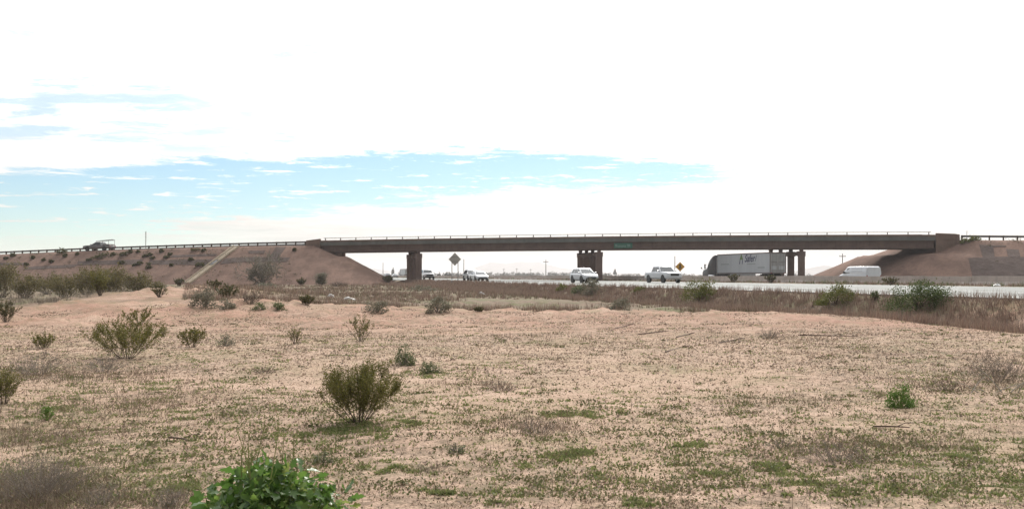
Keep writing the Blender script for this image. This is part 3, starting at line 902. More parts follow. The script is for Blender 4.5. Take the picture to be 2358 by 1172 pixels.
# road name sign hung on the girder face; its lettering is too faint to read, only its rhythm shows
t0 = t_at_px(1413.5); t1 = t_at_px(1456)
sg = empty("road_name_sign", (*BP((t0 + t1) / 2, 0.30, 0)[:2], float(zp(t0)) - 1.47), math.atan2(BE[1], BE[0]))
tag(sg, "green road name sign fixed to the overpass girder", "sign")
hw = (t1 - t0) / 2
MB().box(-hw, hw, -0.24, -0.20, -0.43, 0.43).build("sign_panel", M["green_sign"], sg)
for bx_ in (-0.9, 0.9): MB().box(bx_ - 0.05, bx_ + 0.05, -0.20, 0.22, -0.36, 0.36).build("bracket", M["steel"], sg)
lt = MB()
xpos = -hw + 0.22
for kx, (wd, hh, st) in enumerate([(0.20, 0.40, 2), (0.17, 0.27, 1), (0.17, 0.27, 1), (0.17, 0.27, 1), (0.17, 0.27, 1), (0.17, 0.27, 1), (0.17, 0.27, 1), (0.10, 0, 0), (0.22, 0.40, 2), (0.18, 0.40, 2)]):
    if st:
        z0 = -0.22
        lt.box(xpos, xpos + 0.045, -0.248, -0.242, z0, z0 + hh)
        lt.box(xpos + wd - 0.045, xpos + wd, -0.248, -0.242, z0, z0 + hh * (0.7 if kx % 2 else 1.0))
        lt.box(xpos + 0.046, xpos + wd - 0.046, -0.248, -0.242, z0 + hh - 0.05, z0 + hh) if st == 2 or kx % 2 else lt.box(xpos + 0.046, xpos + wd - 0.046, -0.248, -0.242, z0, z0 + 0.05)
    xpos += wd + 0.075
lt.build("lettering", M["sign_ink"], sg)

# approach road surfaces on the fill
for left in (True, False):
    a, b = (-185, -1.3) if left else (BL + 1.3, BL + 118)
    o = sweep("road", [(0.9, -0.74), (BW - 0.9, -0.74), (BW - 0.9, -0.95), (0.9, -0.95)], a, b, M["road"], None, 50)
    tag(o, kind="structure")

# guard rails
def guardrail(t0, t1, w, spacing, label, side):
    g = empty("guardrail"); tag(g, label, "guardrail")
    pmm = MB(); pmm.box(-0.09, 0.09, -0.10, 0.10, -0.25, 0.74)
    me = mesh_data("guardrail_post", pmm.v, pmm.f, M["wood_post"])
    n = int(abs(t1 - t0) / spacing)
    for k in range(n + 1):
        t = t0 + (t1 - t0) * k / n
        o = link("guardrail_post", me, g); o.location = BP(t, w, float(zp(t)) - 0.80); o.rotation_euler = (0, 0, math.atan2(BE[1], BE[0]) + 0.03 * math.sin(k * 1.7))
    # W-beam
    a = 0.13 * side
    sweep("guardrail_beam", [(w + a, -0.06), (w + a * 1.25, -0.06), (w + a * 1.9, -0.13), (w + a * 1.25, -0.20), (w + a * 1.9, -0.29), (w + a * 1.25, -0.37), (w + a, -0.37),
                             (w + a * 1.6, -0.29), (w + a, -0.20), (w + a * 1.6, -0.13)], t0, t1, M["steel"], g, 60)
    return g


guardrail(-3.0, -150.0, 0.25, 1.84, "timber post guardrail along the left approach beside the dusty pickup", 1)
guardrail(-3.0, -150.0, BW - 0.25, 1.84, "far side timber post guardrail on the left approach", -1)
guardrail(BL + 3.6, BL + 80.0, 0.25, 1.84, "timber post guardrail along the right approach past the shrubs", 1)

# ------------------------------------------------------------------ vehicles (local x forward, y left, z up, wheels on z = 0)
_wheel_cache = {}


def wheel_mesh(r, w):
    if (r, w) not in _wheel_cache:
        ty = MB(); prof = [(r * 0.60, w / 2), (r * 0.93, w / 2), (r, w / 2 - 0.04), (r, -w / 2 + 0.04), (r * 0.93, -w / 2), (r * 0.60, -w / 2)]
        n = 22
        ty.loft([[(q * math.cos(2 * math.pi * k / n), yy, q * math.sin(2 * math.pi * k / n)) for k in range(n)] for q, yy in prof], caps=False)
        ri = MB()
        ri.tube((0, -w * 0.36, 0), (0, w * 0.36, 0), r * 0.61, r * 0.61, 22)
        for k in range(5):
            a = 2 * math.pi * k / 5
            for sy in (-1, 1):
                ri.add([(0.02 * math.cos(a + 1.57), sy * w * 0.42, 0.02 * math.sin(a + 1.57)), (r * 0.58 * math.cos(a - 0.16), sy * w * 0.45, r * 0.58 * math.sin(a - 0.16)),
                        (r * 0.58 * math.cos(a + 0.16), sy * w * 0.45, r * 0.58 * math.sin(a + 0.16))], [(0, 1, 2)])
        _wheel_cache[(r, w)] = (mesh_data("tyre", ty.v, ty.f, M["tyre"], True), mesh_data("rim", ri.v, ri.f, M["rim"]))
    return _wheel_cache[(r, w)]


def wheel(root, x, y, r=0.36, w=0.24):
    a, b = wheel_mesh(r, w)
    e = link("wheel", a, root); e.location = (x, y, r)
    link("rim", b, e)


def ring(x, hw, zb, zt):
    return [(x, -hw * 0.88, zb), (x, -hw * 0.98, zb + 0.14), (x, -hw, zb + 0.45 * (zt - zb)), (x, -hw * 0.99, zt - 0.10), (x, -hw * 0.90, zt),
            (x, hw * 0.90, zt), (x, hw * 0.99, zt - 0.10), (x, hw, zb + 0.45 * (zt - zb)), (x, hw * 0.98, zb + 0.14), (x, hw * 0.88, zb)]


def vehicle(name, label, cat, paint, body, house, roofz, wheels, wr, loc, rz, group=None, lower=None, grille=None, extra=None, pillars=(), bumper="black"):
    """body: stations (x, half width, bottom, top); house: (rear base, rear roof, front roof, front base, base half width, roof half width, base z)"""
    root = empty(name, loc, rz); tag(root, label, cat, group)
    MB().loft([ring(*s) for s in body]).build("body", paint, root, True, 0.03)
    x0, x1, x2, x3, wb, wt_, zb = house
    c = MB()
    rm = roofz
    rings = [[(x0, -wb, zb - 0.05), (x3, -wb, zb - 0.05), (x3, wb, zb - 0.05), (x0, wb, zb - 0.05)],
             [(x0 + 0.02, -wb, zb), (x3 - 0.03, -wb, zb), (x3 - 0.03, wb, zb), (x0 + 0.02, wb, zb)],
             [(x1, -wt_, rm - 0.07), (x2, -wt_, rm - 0.07), (x2, wt_, rm - 0.07), (x1, wt_, rm - 0.07)],
             [(x1 + 0.15, -wt_ + 0.12, rm), (x2 - 0.15, -wt_ + 0.12, rm), (x2 - 0.15, wt_ - 0.12, rm), (x1 + 0.15, wt_ - 0.12, rm)]]
    c.loft(rings).build("cabin", paint, root, True, 0.05)
    # glass, laid just proud of the cabin faces
    def pane(nm, pts):
        v = [Vector(p) for p in pts]
        nrm = (v[1] - v[0]).cross(v[2] - v[0]).normalized()
        cen = sum(v, Vector()) / 4
        out = nrm if nrm.dot(cen - Vector(((x1 + x2) / 2, 0, zb + 0.2))) > 0 else -nrm
        a = [p + out * 0.012 for p in v]; b = [p - out * 0.01 for p in v]
        MB().add(a + b, [(0, 1, 2, 3), (7, 6, 5, 4), (0, 4, 5, 1), (1, 5, 6, 2), (2, 6, 7, 3), (3, 7, 4, 0)]).build(nm, M["glass"], root)
    g0, g1 = 0.10, 0.86
    L = lambda a, b, f: a + (b - a) * f
    zlo, zhi = L(zb, rm - 0.07, g0), L(zb, rm - 0.07, g1)
    fx0, fx1 = L(x3 - 0.03, x2, g0), L(x3 - 0.03, x2, g1)
    w0, w1 = L(wb, wt_, g0), L(wb, wt_, g1)
    pane("windscreen", [(fx0, -w0 * 0.88, zlo), (fx0, w0 * 0.88, zlo), (fx1, w1 * 0.88, zhi), (fx1, -w1 * 0.88, zhi)])
    rx0, rx1 = L(x0 + 0.02, x1, g0), L(x0 + 0.02, x1, g1)
    pane("rear_window", [(rx0, -w0 * 0.85, zlo), (rx0, w0 * 0.85, zlo), (rx1, w1 * 0.85, zhi), (rx1, -w1 * 0.85, zhi)])
    cuts = [0.06] + list(pillars) + [0.94]
    for sgn in (-1, 1):
        for k in range(len(cuts) - 1):
            a, b = cuts[k] + 0.02, cuts[k + 1] - 0.02
            pane("side_window", [(L(rx0, fx0, a), sgn * w0, zlo), (L(rx0, fx0, b), sgn * w0, zlo), (L(rx1, fx1, b), sgn * w1, zhi), (L(rx1, fx1, a), sgn * w1, zhi)])
    fr, rr = body[-1], body[0]
    for (wx, wy) in wheels:
        wheel(root, wx, wy, wr)
        s_ = 1 if wy > 0 else -1
        ar = MB(); hwm = max(b[1] for b in body)
        ar.tube((wx, s_ * (hwm - 0.16), wr + 0.05), (wx, s_ * (hwm + 0.006), wr + 0.05), wr + 0.085, wr + 0.085, 20)
        ar.build("wheel_arch", M["black"], root)
    fx = fr[0]
    for s_ in (-1, 1):
        MB().box(fx - 0.30, fx - 0.02, s_ * fr[1] * 0.72 - 0.17, s_ * fr[1] * 0.72 + 0.17, fr[3] - 0.26, fr[3] - 0.08).build("headlight", M["lamp"], root, False, 0.03)
        MB().box(rr[0] - 0.02, rr[0] + 0.10, s_ * rr[1] * 0.80 - 0.10, s_ * rr[1] * 0.80 + 0.10, rr[3] - 0.36, rr[3] - 0.08).build("tail_light", M["lamp_red"], root)
        MB().box(x3 - 0.42, x3 - 0.24, s_ * (wb + 0.13) - 0.10, s_ * (wb + 0.13) + 0.10, zb + 0.06, zb + 0.22).build("wing_mirror", paint, root, False, 0.03)
    gz0, gz1, gw = grille or (fr[2] + 0.24, fr[3] - 0.12, fr[1] * 0.48)
    MB().box(fx - 0.05, fx + 0.03, -gw, gw, gz0, gz1).build("grille", M["black"], root, False, 0.02)
    MB().box(fx - 0.20, fx + 0.06, -fr[1] * 0.98, fr[1] * 0.98, fr[2] - 0.10, fr[2] + 0.15).build("front_bumper", M[bumper], root, False, 0.03)
    MB().box(rr[0] - 0.08, rr[0] + 0.15, -rr[1] * 0.98, rr[1] * 0.98, rr[2] - 0.04, rr[2] + 0.18).build("rear_bumper", M[bumper], root, False, 0.03)
    if extra: extra(root)
    return root


HEAD_NEAR = math.atan2(-RD[1], -RD[0])               # traffic coming towards us
HEAD_FAR = math.atan2(RD[1], RD[0])


def on_road(px, Z):
    return ((px - CX) / FPX * Z, Z, ROAD_Z + 0.002)


PICKUP_BODY = [(-2.90, 0.93, 0.60, 1.18), (-2.82, 0.98, 0.52, 1.24), (-1.2, 1.0, 0.48, 1.26), (0.9, 1.0, 0.46, 1.26), (1.25, 1.0, 0.46, 1.27), (2.3, 0.99, 0.46, 1.22), (2.74, 0.95, 0.48, 1.17), (2.90, 0.86, 0.52, 1.06)]
PICKUP_HOUSE = (-1.25, -1.02, 0.42, 1.28, 0.95, 0.76, 1.22)
PW = [(1.85, 0.86), (1.85, -0.86), (-1.80, 0.86), (-1.80, -0.86)]


def bed(root):
    MB().box(-2.86, -2.80, -0.9, 0.9, 0.75, 1.27).build("tailgate", M["white_car"], root)


vehicle("pickup_truck", "white crew cab pickup truck with dark grille driving towards us", "pickup truck", M["white_car"], PICKUP_BODY, PICKUP_HOUSE, 1.95, PW, 0.40,
        on_road(1527, 114), HEAD_NEAR + 0.05, grille=(0.78, 1.06, 0.52), pillars=(0.5,), extra=bed, bumper="chrome")
SUV_BODY = [(-2.25, 0.80, 0.50, 0.98), (-2.15, 0.90, 0.38, 1.05), (-0.9, 0.93, 0.34, 1.06), (0.8, 0.93, 0.34, 1.05), (1.2, 0.92, 0.34, 1.03), (1.9, 0.89, 0.36, 0.95), (2.2, 0.80, 0.40, 0.84), (2.30, 0.68, 0.42, 0.74)]
SUV_HOUSE = (-2.15, -1.60, 0.25, 1.28, 0.86, 0.66, 1.02)
SW = [(1.40, 0.79), (1.40, -0.79), (-1.32, 0.79), (-1.32, -0.79)]
vehicle("crossover_car", "white crossover car passing the middle pier behind a grey shrub", "car", M["white_car"], SUV_BODY, SUV_HOUSE, 1.68, SW, 0.36,
        on_road(1345, 112), HEAD_NEAR + 0.05, grille=(0.34, 0.66, 0.50), pillars=(0.34, 0.66))
SED_BODY = [(-2.35, 0.80, 0.45, 0.98), (-2.2, 0.88, 0.34, 1.02), (-0.9, 0.91, 0.30, 0.98), (0.8, 0.91, 0.30, 0.95), (1.2, 0.90, 0.30, 0.92), (2.0, 0.87, 0.32, 0.82), (2.3, 0.76, 0.36, 0.72), (2.38, 0.64, 0.40, 0.64)]
SED_HOUSE = (-1.75, -0.95, 0.25, 1.25, 0.85, 0.62, 0.93)
vehicle("sedan_car", "white sedan leading a silver car beneath the first span", "car", M["white_car"], SED_BODY, SED_HOUSE, 1.46, SW, 0.33,
        on_road(1103, 137), HEAD_NEAR, grille=(0.30, 0.56, 0.55), pillars=(0.36, 0.66))
vehicle("crossover_car", "silver crossover car just behind the white sedan", "car", M["silver_car"], SUV_BODY, SUV_HOUSE, 1.72, SW, 0.36,
        on_road(1085.5, 152), HEAD_NEAR, pillars=(0.34, 0.66))
vehicle("pickup_truck", "white pickup truck emerging from behind the first pier", "pickup truck", M["white_car"], PICKUP_BODY, PICKUP_HOUSE, 1.98, PW, 0.40,
        on_road(983, 187), HEAD_NEAR, grille=(0.74, 1.06, 0.62), pillars=(0.5,), extra=bed)
vehicle("sedan_car", "tiny dark car far down the highway beyond the earth slope", "car", M["dark_car"], SED_BODY, SED_HOUSE, 1.5, SW, 0.33,
        on_road(893, 330), HEAD_FAR, pillars=(0.36, 0.66))
vehicle("sedan_car", "tiny white car far down the highway beside a distant lorry", "car", M["white_car"], SED_BODY, SED_HOUSE, 1.5, SW, 0.33,
        on_road(909, 360), HEAD_FAR, pillars=(0.36, 0.66))

# cargo van on the far carriageway
VAN_BODY = [(-2.75, 0.93, 0.45, 1.20), (-2.70, 0.98, 0.38, 1.22), (0.8, 1.0, 0.36, 1.22), (1.55, 0.99, 0.36, 1.20), (2.0, 0.95, 0.36, 1.12), (2.45, 0.88, 0.40, 0.98), (2.60, 0.76, 0.46, 0.84)]


def van_extra(root):
    for s_ in (-1, 1):
        MB().box(-2.0, 0.35, s_ * 0.94 - 0.01, s_ * 0.94 + 0.012, 1.24, 1.32).build("body_rib", M["silver_car"], root)
    for s_ in (-1, 1):
        MB().box(-2.775, -2.745, s_ * 0.46 - 0.43, s_ * 0.46 + 0.43, 0.62, 1.18).build("rear_door", M["white_car"], root)


def cargo_van():
    root = empty("cargo_van", on_road(1977, 113), HEAD_FAR + 0.02)
    root.scale = (1, 1, 0.87)
    tag(root, "white panel van driving away beneath the right-hand abutment", "van")
    MB().loft([ring(*s) for s in VAN_BODY]).build("body", M["white_car"], root, True, 0.03)
    prof = [(-2.74, 1.15), (-2.70, 2.02), (-2.55, 2.12), (0.55, 2.14), (0.95, 2.06), (1.62, 1.15)]
    rings = []
    for x, z in [(-2.74, 2.02), (-2.55, 2.12), (0.5, 2.14), (0.95, 2.05), (1.30, 1.62), (1.66, 1.17)]:
        rings.append([(x, -0.97, 1.13), (x, -0.95, min(1.5, z - 0.02)), (x, -0.86, max(1.16, z - 0.10)), (x, -0.74, z), (x, 0.74, z), (x, 0.86, max(1.16, z - 0.10)), (x, 0.95, min(1.5, z - 0.02)), (x, 0.97, 1.13)])
    MB().loft(rings).build("cargo_box", M["white_car"], root, True, 0.02)
    for s_ in (-1, 1):
        v = [(0.28, s_ * 0.966, 1.26), (1.18, s_ * 0.968, 1.26), (0.80, s_ * 0.90, 1.86), (0.28, s_ * 0.885, 1.88)]
        MB().add(v + [(a, b - s_ * 0.03, c) for a, b, c in v], [(0, 1, 2, 3), (7, 6, 5, 4), (0, 4, 5, 1), (1, 5, 6, 2), (2, 6, 7, 3), (3, 7, 4, 0)]).build("side_window", M["glass"], root)
        MB().box(-1.95, 0.05, s_ * 0.93 - 0.03, s_ * 0.93 + 0.045, 1.50, 1.53).build("body_rib", M["silver_car"], root)
        MB().box(-1.95, 0.05, s_ * 0.90 - 0.03, s_ * 0.90 + 0.012, 1.80, 1.83).build("body_rib", M["silver_car"], root)
        MB().box(1.10, 1.28, s_ * 1.08 - 0.10, s_ * 1.08 + 0.10, 1.22, 1.48).build("wing_mirror", M["black"], root, False, 0.03)
        MB().box(2.30, 2.56, s_ * 0.62 - 0.15, s_ * 0.62 + 0.15, 0.76, 0.92).build("headlight", M["lamp"], root, False, 0.03)
        MB().box(-2.80, -2.72, s_ * 0.88 - 0.05, s_ * 0.88 + 0.05, 0.70, 0.98).build("tail_light", M["lamp_red"], root)
        MB().box(-2.785, -2.745, s_ * 0.42 - 0.40, s_ * 0.42 + 0.40, 0.55, 1.98).build("rear_door", M["white_car"], root, False, 0.02)
    v = [(1.60, -0.80, 1.24), (1.60, 0.80, 1.24), (1.02, 0.70, 1.98), (1.02, -0.70, 1.98)]
    MB().add([(a + 0.03, b, c + 0.02) for a, b, c in v] + v, [(0, 1, 2, 3), (7, 6, 5, 4), (0, 4, 5, 1), (1, 5, 6, 2), (2, 6, 7, 3), (3, 7, 4, 0)]).build("windscreen", M["glass"], root)
    for wx, wy in ((1.75, 0.86), (1.75, -0.86), (-1.65, 0.86), (-1.65, -0.86)):
        wheel(root, wx, wy, 0.36)
    MB().box(2.42, 2.68, -0.85, 0.85, 0.36, 0.60).build("front_bumper", M["black"], root, False, 0.03)
    MB().box(-2.86, -2.72, -0.92, 0.92, 0.40, 0.56).build("rear_bumper", M["black"], root, False, 0.03)


cargo_van()

# dusty pickup with ladder rack on the left approach
tl = t_at_px(243)
loc = BP(tl, -1.75, 0.0)
def rack(root):
    MB().box(-2.86, -2.80, -0.9, 0.9, 0.60, 1.06).build("tailgate", M["dusty_car"], root)
    for s_ in (-0.82, 0.82):
        m_ = MB()
        m_.tube((-2.65, s_, 1.0), (-2.65, s_, 2.00), 0.03).tube((-2.75, s_, 2.00), (0.0, s_, 1.82), 0.035).tube((-0.1, s_, 1.6), (-0.1, s_, 1.83), 0.03)
        m_.build("rack_frame", M["trailer_rail"], root)
    lad = MB()
    for yy in (-0.55, -0.15): lad.tube((-2.8, yy, 2.09), (0.25, yy, 1.87), 0.05)
    for k in range(10):
        f = k / 9
        lad.tube((-2.7 + 2.85 * f, -0.55, 2.08 - 0.2 * f), (-2.7 + 2.85 * f, -0.15, 2.08 - 0.2 * f), 0.02, n=5)
    lad.build("ladder", M["steel"], root)
    MB().box(-2.7, -1.35, -0.88, 0.88, 1.00, 1.24).build("bed_cargo", M["stick"], root, False, 0.05)


vehicle("pickup_truck", "dusty grey pickup with ladder rack on the embankment top", "pickup truck", M["dusty_car"],
        [(s[0], s[1], s[2] - 0.06, s[3] - 0.20) for s in PICKUP_BODY], (-1.1, -0.80, 0.20, 1.30, 0.95, 0.72, 1.02), 1.70, PW, 0.38,
        (loc[0], loc[1], float(embank(loc[0], loc[1], True)) + 0.01), math.atan2(-BE[1], -BE[0]), pillars=(0.5,), extra=rack)


# articulated lorry
def text_mesh(s, size, shear=0.0):
    c = bpy.data.curves.new("txt", "FONT"); c.body = s; c.size = size; c.shear = shear; c.extrude = 0.003; c.offset = 0.022
    o = bpy.data.objects.new("txt", c); COL.objects.link(o)
    dg = bpy.context.evaluated_depsgraph_get()
    me = bpy.data.meshes.new_from_object(o.evaluated_get(dg))
    bpy.data.objects.remove(o, do_unlink=True)
    return me


def lorry(name, label, px, Z, off_rear=True, tractor=True, logo=True):
    """origin at the rear left corner of the trailer, driving away"""
    root = empty(name, on_road(px, Z), HEAD_FAR)
    tag(root, label, "lorry")
    LT, WT, Z0, Z1 = 16.15, 2.6, 1.12, 4.10
    e = lambda nm, m_, mat, **k: m_.build(nm, mat, root, **k)
    e("trailer_box", MB().box(0.06, LT, -WT, 0.0, Z0, Z1), M["trailer"], bevel=0.02)
    e("top_rail", MB().box(0.03, LT + 0.01, -0.06, 0.014, Z1 - 0.16, Z1 + 0.012), M["trailer_rail"])
    e("bottom_rail", MB().box(0.03, LT + 0.01, -0.06, 0.016, Z0 - 0.06, Z0 + 0.14), M["trailer_rail"])
    for xx in (0.10, 4.1, 8.1, 12.1, LT - 0.12):
        e("corner_post" if xx in (0.10, LT - 0.12) else "panel_seam", MB().box(xx - (0.06 if xx in (0.10, LT - 0.12) else 0.012), xx + (0.06 if xx in (0.10, LT - 0.12) else 0.012), -0.05, 0.008, Z0 + 0.141, Z1 - 0.161), M["trailer"])
    e("door_frame", MB().box(0.0, 0.058, -WT, -WT + 0.12, Z0, Z1 - 0.002).box(0.0, 0.058, -0.12, 0.0, Z0, Z1 - 0.002).box(0.0, 0.058, -WT + 0.121, -0.121, Z1 - 0.20, Z1 - 0.002).box(0.0, 0.058, -WT + 0.121, -0.121, Z0, Z0 + 0.12), M["trailer_rail"])
    for k in (0, 1):
        y1_ = -0.13 - k * 1.175; y0_ = y1_ - 1.16
        d_ = e("rear_door", MB().box(0.005, 0.05, y0_, y1_, Z0 + 0.13, Z1 - 0.21), M["trailer_door"], bevel=0.01)
        for f in (0.25, 0.72):
            yb = y0_ + 1.16 * f
            MB().tube((-0.03, yb, Z0 + 0.05), (-0.03, yb, Z1 - 0.15), 0.022, n=6).build("lock_bar", M["steel"], d_)
        MB().box(-0.012, 0.004, y0_ + 0.15, y1_ - 0.15, Z0 + 0.55, Z0 + 1.05).build("door_decal", M["trailer"], d_)
        MB().box(-0.012, 0.004, y0_ + 0.12, y1_ - 0.12, Z0 + 1.55, Z0 + 1.62).build("door_hinge", M["trailer_rail"], d_)
    for xx in (1.3, 2.55):
        for yy in (-0.30, -WT + 0.30): wheel(root, xx, yy, 0.50, 0.55)
    e("suspension", MB().box(0.6, 3.4, -WT + 0.65, -0.65, 0.62, Z0 - 0.005), M["black"])
    e("underride_guard", MB().box(0.02, 0.12, -WT + 0.15, -0.15, 0.50, 0.62).box(0.04, 0.10, -WT + 0.6, -WT + 0.72, 0.62, Z0 - 0.004).box(0.04, 0.10, -0.72, -0.6, 0.62, Z0 - 0.004), M["trailer_rail"])
    e("side_skirt", MB().box(4.2, 12.0, -0.10, -0.06, 0.35, Z0 - 0.062), M["trailer_door"])
    for k in (0, 1):
        e("landing_leg", MB().box(12.6, 12.75, -0.75 - k * 1.1, -0.6 - k * 1.1, 0.1, Z0 - 0.004), M["black"])
    for yy in (-0.25, -WT + 0.25):
        e("tail_light", MB().box(-0.02, -0.001, yy - 0.12, yy + 0.12, Z0 + 0.02, Z0 + 0.10), M["lamp_red"])
    if logo:
        def put(nm, me, mat, x, z):
            me.materials.clear(); me.materials.append(mat)
            o = link(nm, me, root)
            # on the left side of the trailer: letters run from front to rear
            o.matrix_local = Matrix(((-1, 0, 0, x), (0, 0, 1, 0.006), (0, 1, 0, z), (0, 0, 0, 1)))
        put("lettering", text_mesh("Safer", 1.50, 0.28), M["logo_blue"], 7.35, Z0 + 1.72)
        put("lettering_tail", mesh_data("lettering_tail", [(0, 0, 0.0), (0.5, 0.9, 0.0), (0.62, 0.92, 0.0), (0.16, 0, 0.0)], [(0, 3, 2, 1)][::1]), M["logo_blue"], 4.25, Z0 + 1.75)
        tri = [(0.05, 0.3, 0), (1.15, 0.3, 0), (0.6, 1.25, 0)]
        put("logo_mark", mesh_data("logo_mark", tri, [(0, 1, 2)]), M["logo_green"], 8.9, Z0 + 1.75)
        for xo in (0.12, 0.92):
            put("logo_leg", mesh_data("logo_leg", [(xo - 0.14, -0.35, 0.001), (xo + 0.08, -0.35, 0.001), (xo + 0.20, 0.28, 0.001), (xo + 0.02, 0.28, 0.001)], [(0, 1, 2, 3)]), M["logo_blue"], 8.95, Z0 + 1.75)
        for (x, z, wl, ms) in ((6.6, 1.32, 2.4, "logo_pale"), (14.9, 1.35, 2.6, "logo_pale"), (3.4, 0.78, 2.0, "logo_pale")):
            lt2 = MB(); k = 0; xx = 0
            while xx < wl:
                wd = (0.10, 0.14, 0.12)[k % 3]; lt2.add([(xx, 0, 0), (xx + wd, 0, 0), (xx + wd, 0.15, 0), (xx, 0.15, 0)], [(0, 1, 2, 3)]); xx += wd + 0.05; k += 1
            put("small_lettering", mesh_data("small_lettering", lt2.v, lt2.f), M[ms], x, Z0 + z)
    if tractor:
        T = LT + 0.75
        e("chassis", MB().box(LT - 3.2, T + 4.6, -1.75, -0.85, 0.55, 1.05), M["black"])
        # sleeper cab with a swept roof fairing
        prof = [(0.0, 0.72), (0.0, 3.92), (0.5, 4.0), (1.1, 3.86), (1.9, 3.42), (2.55, 2.86), (2.95, 2.18), (3.15, 1.95), (4.35, 1.72), (4.72, 1.45), (4.82, 0.62), (3.0, 0.55)]
        m_ = MB()
        n_ = len(prof)
        ringl = []
        for yy, sc in ((-2.52, 0.965), (-2.42, 1.0), (-0.18, 1.0), (-0.08, 0.965)):
            ringl.append([(T + 2.3 + (x - 2.3) * sc, yy, 0.6 + (z - 0.6) * sc) for x, z in prof])
        m_.loft(ringl); m_.build("cab", M["tractor"], root, True, 0.04)
        e("windscreen", MB().add([(T + 2.63, -2.2, 2.80), (T + 3.03, -2.2, 2.12), (T + 3.03, -0.4, 2.12), (T + 2.63, -0.4, 2.80), (T + 2.58, -2.2, 2.76), (T + 2.98, -2.2, 2.08), (T + 2.98, -0.4, 2.08), (T + 2.58, -0.4, 2.76)],
                                 [(0, 1, 2, 3), (7, 6, 5, 4), (0, 4, 5, 1), (1, 5, 6, 2), (2, 6, 7, 3), (3, 7, 4, 0)]), M["glass"])
        for yy in (-0.10, -2.50):
            s_ = 1 if yy > -1 else -1
            e("side_window", MB().prism([(T + 1.95, 2.0), (T + 2.80, 2.0), (T + 2.42, 2.70), (T + 1.95, 2.74)], yy, yy + s_ * 0.03), M["glass"])
            e("mirror_arm", MB().box(T + 3.0, T + 3.06, yy - 0.02, yy + s_ * 0.42, 2.55, 2.60).box(T + 3.0, T + 3.06, yy - 0.02, yy + s_ * 0.42, 2.02, 2.06), M["black"])
            e("wing_mirror", MB().box(T + 2.98, T + 3.10, yy + s_ * 0.26, yy + s_ * 0.48, 1.85, 2.65), M["black"], bevel=0.03)
            e("hood_mirror", MB().tube((T + 4.2, yy, 1.65), (T + 4.5, yy + s_ * 0.28, 1.95), 0.02, n=6).box(T + 4.45, T + 4.53, yy + s_ * 0.18, yy + s_ * 0.38, 1.92, 2.16), M["black"])
            e("exhaust_stack", MB().tube((T - 0.15, yy - s_ * 0.15, 0.9), (T - 0.15, yy - s_ * 0.15, 3.6), 0.07), M["chrome"])
            e("fuel_tank", MB().tube((T + 0.1, yy - s_ * 0.10, 0.70), (T + 2.3, yy - s_ * 0.10, 0.70), 0.31, n=14), M["chrome"])
            for xx in (LT - 2.6, LT - 1.3): wheel(root, xx, -0.35 if s_ > 0 else -2.25, 0.50, 0.55)
            wheel(root, T + 3.75, -0.32 if s_ > 0 else -2.28, 0.50, 0.32)
        e("front_bumper", MB().box(T + 4.55, T + 4.90, -2.5, -0.1, 0.35, 0.80), M["tractor"], bevel=0.05)
    return root


lorry("articulated_lorry", "lorry with plum cab and white trailer with green and navy logo", 1772.5, 141)
lorry("articulated_lorry", "distant lorry with plain pale trailer seen beside the first pier", 933, 500, logo=False)

# ------------------------------------------------------------------ signs and poles
def diamond(m_, half, y0, y1, zc):
    return m_.prism([(-half, zc), (0, zc - half), (half, zc), (0, zc + half)], y0, y1)


x, y, z = -7.55, 132.0, float(H(-7.55, 132.0))
s1 = empty("warning_sign", (x, y, z), -0.24)
tag(s1, "back of a grey diamond road sign on two posts", "sign")
zc_s = EYE + (HOR - 597) / FPX * 132 - z
diamond(MB(), 0.87, -0.02, 0.02, zc_s).build("sign_panel", M["alu"], s1)
for xx in (-0.42, 0.42):
    MB().box(xx - 0.045, xx + 0.045, 0.021, 0.09, -0.3, zc_s + 0.38).build("post", M["steel"], s1)
for zz in (-0.3, 0.3): MB().box(-0.5, 0.5, -0.05, -0.021, zc_s + zz - 0.03, zc_s + zz + 0.03).build("brace", M["steel"], s1)

Zs = 138.0; x = (1566 - CX) / FPX * Zs; z = 0.62
s2 = empty("warning_sign", (x, Zs, z), -0.20)
tag(s2, "amber diamond warning sign with black symbol in the median", "sign")
zc_s = EYE + (HOR - 614.2) / FPX * Zs - z
diamond(MB(), 0.66, -0.015, 0.015, zc_s).build("sign_panel", M["yellow"], s2)
sy = MB(); sy.box(-0.06, 0.06, -0.022, -0.018, zc_s - 0.36, zc_s + 0.16)
sy.prism([(-0.15, zc_s + 0.16), (0.15, zc_s + 0.16), (0, zc_s + 0.40)], -0.022, -0.018)
sy.prism([(0.061, zc_s - 0.02), (0.061, zc_s + 0.08), (0.24, zc_s - 0.16), (0.16, zc_s - 0.22)], -0.022, -0.018)
sy.prism([(-0.061, zc_s - 0.02), (-0.061, zc_s - 0.12), (-0.18, zc_s - 0.28), (-0.20, zc_s - 0.16)], -0.022, -0.018)
sy.build("symbol", M["black"], s2)
MB().box(-0.045, 0.045, 0.018, 0.09, -0.2, zc_s + 0.4).build("post", M["steel"], s2)
MB().box(-0.22, 0.22, -0.015, 0.015, zc_s - 1.15, zc_s - 0.75).build("plaque", M["black"], s2)

tl = t_at_px(345); p = BP(tl, -1.2, 0); zb = float(embank(p[0], p[1], True))
s3 = empty("route_sign", (p[0], p[1], zb), R(108))
tag(s3, "thin sign seen edge-on above the left guardrail", "sign")
MB().box(-0.05, 0.05, -0.05, 0.05, -0.3, 3.3).build("post", M["steel"], s3)
MB().box(-0.45, 0.45, -0.09, -0.051, 2.0, 3.35).build("sign_panel", M["alu"], s3)
MB().box(-0.45, 0.45, -0.09, -0.051, 1.45, 1.92).build("sign_panel", M["alu"], s3)

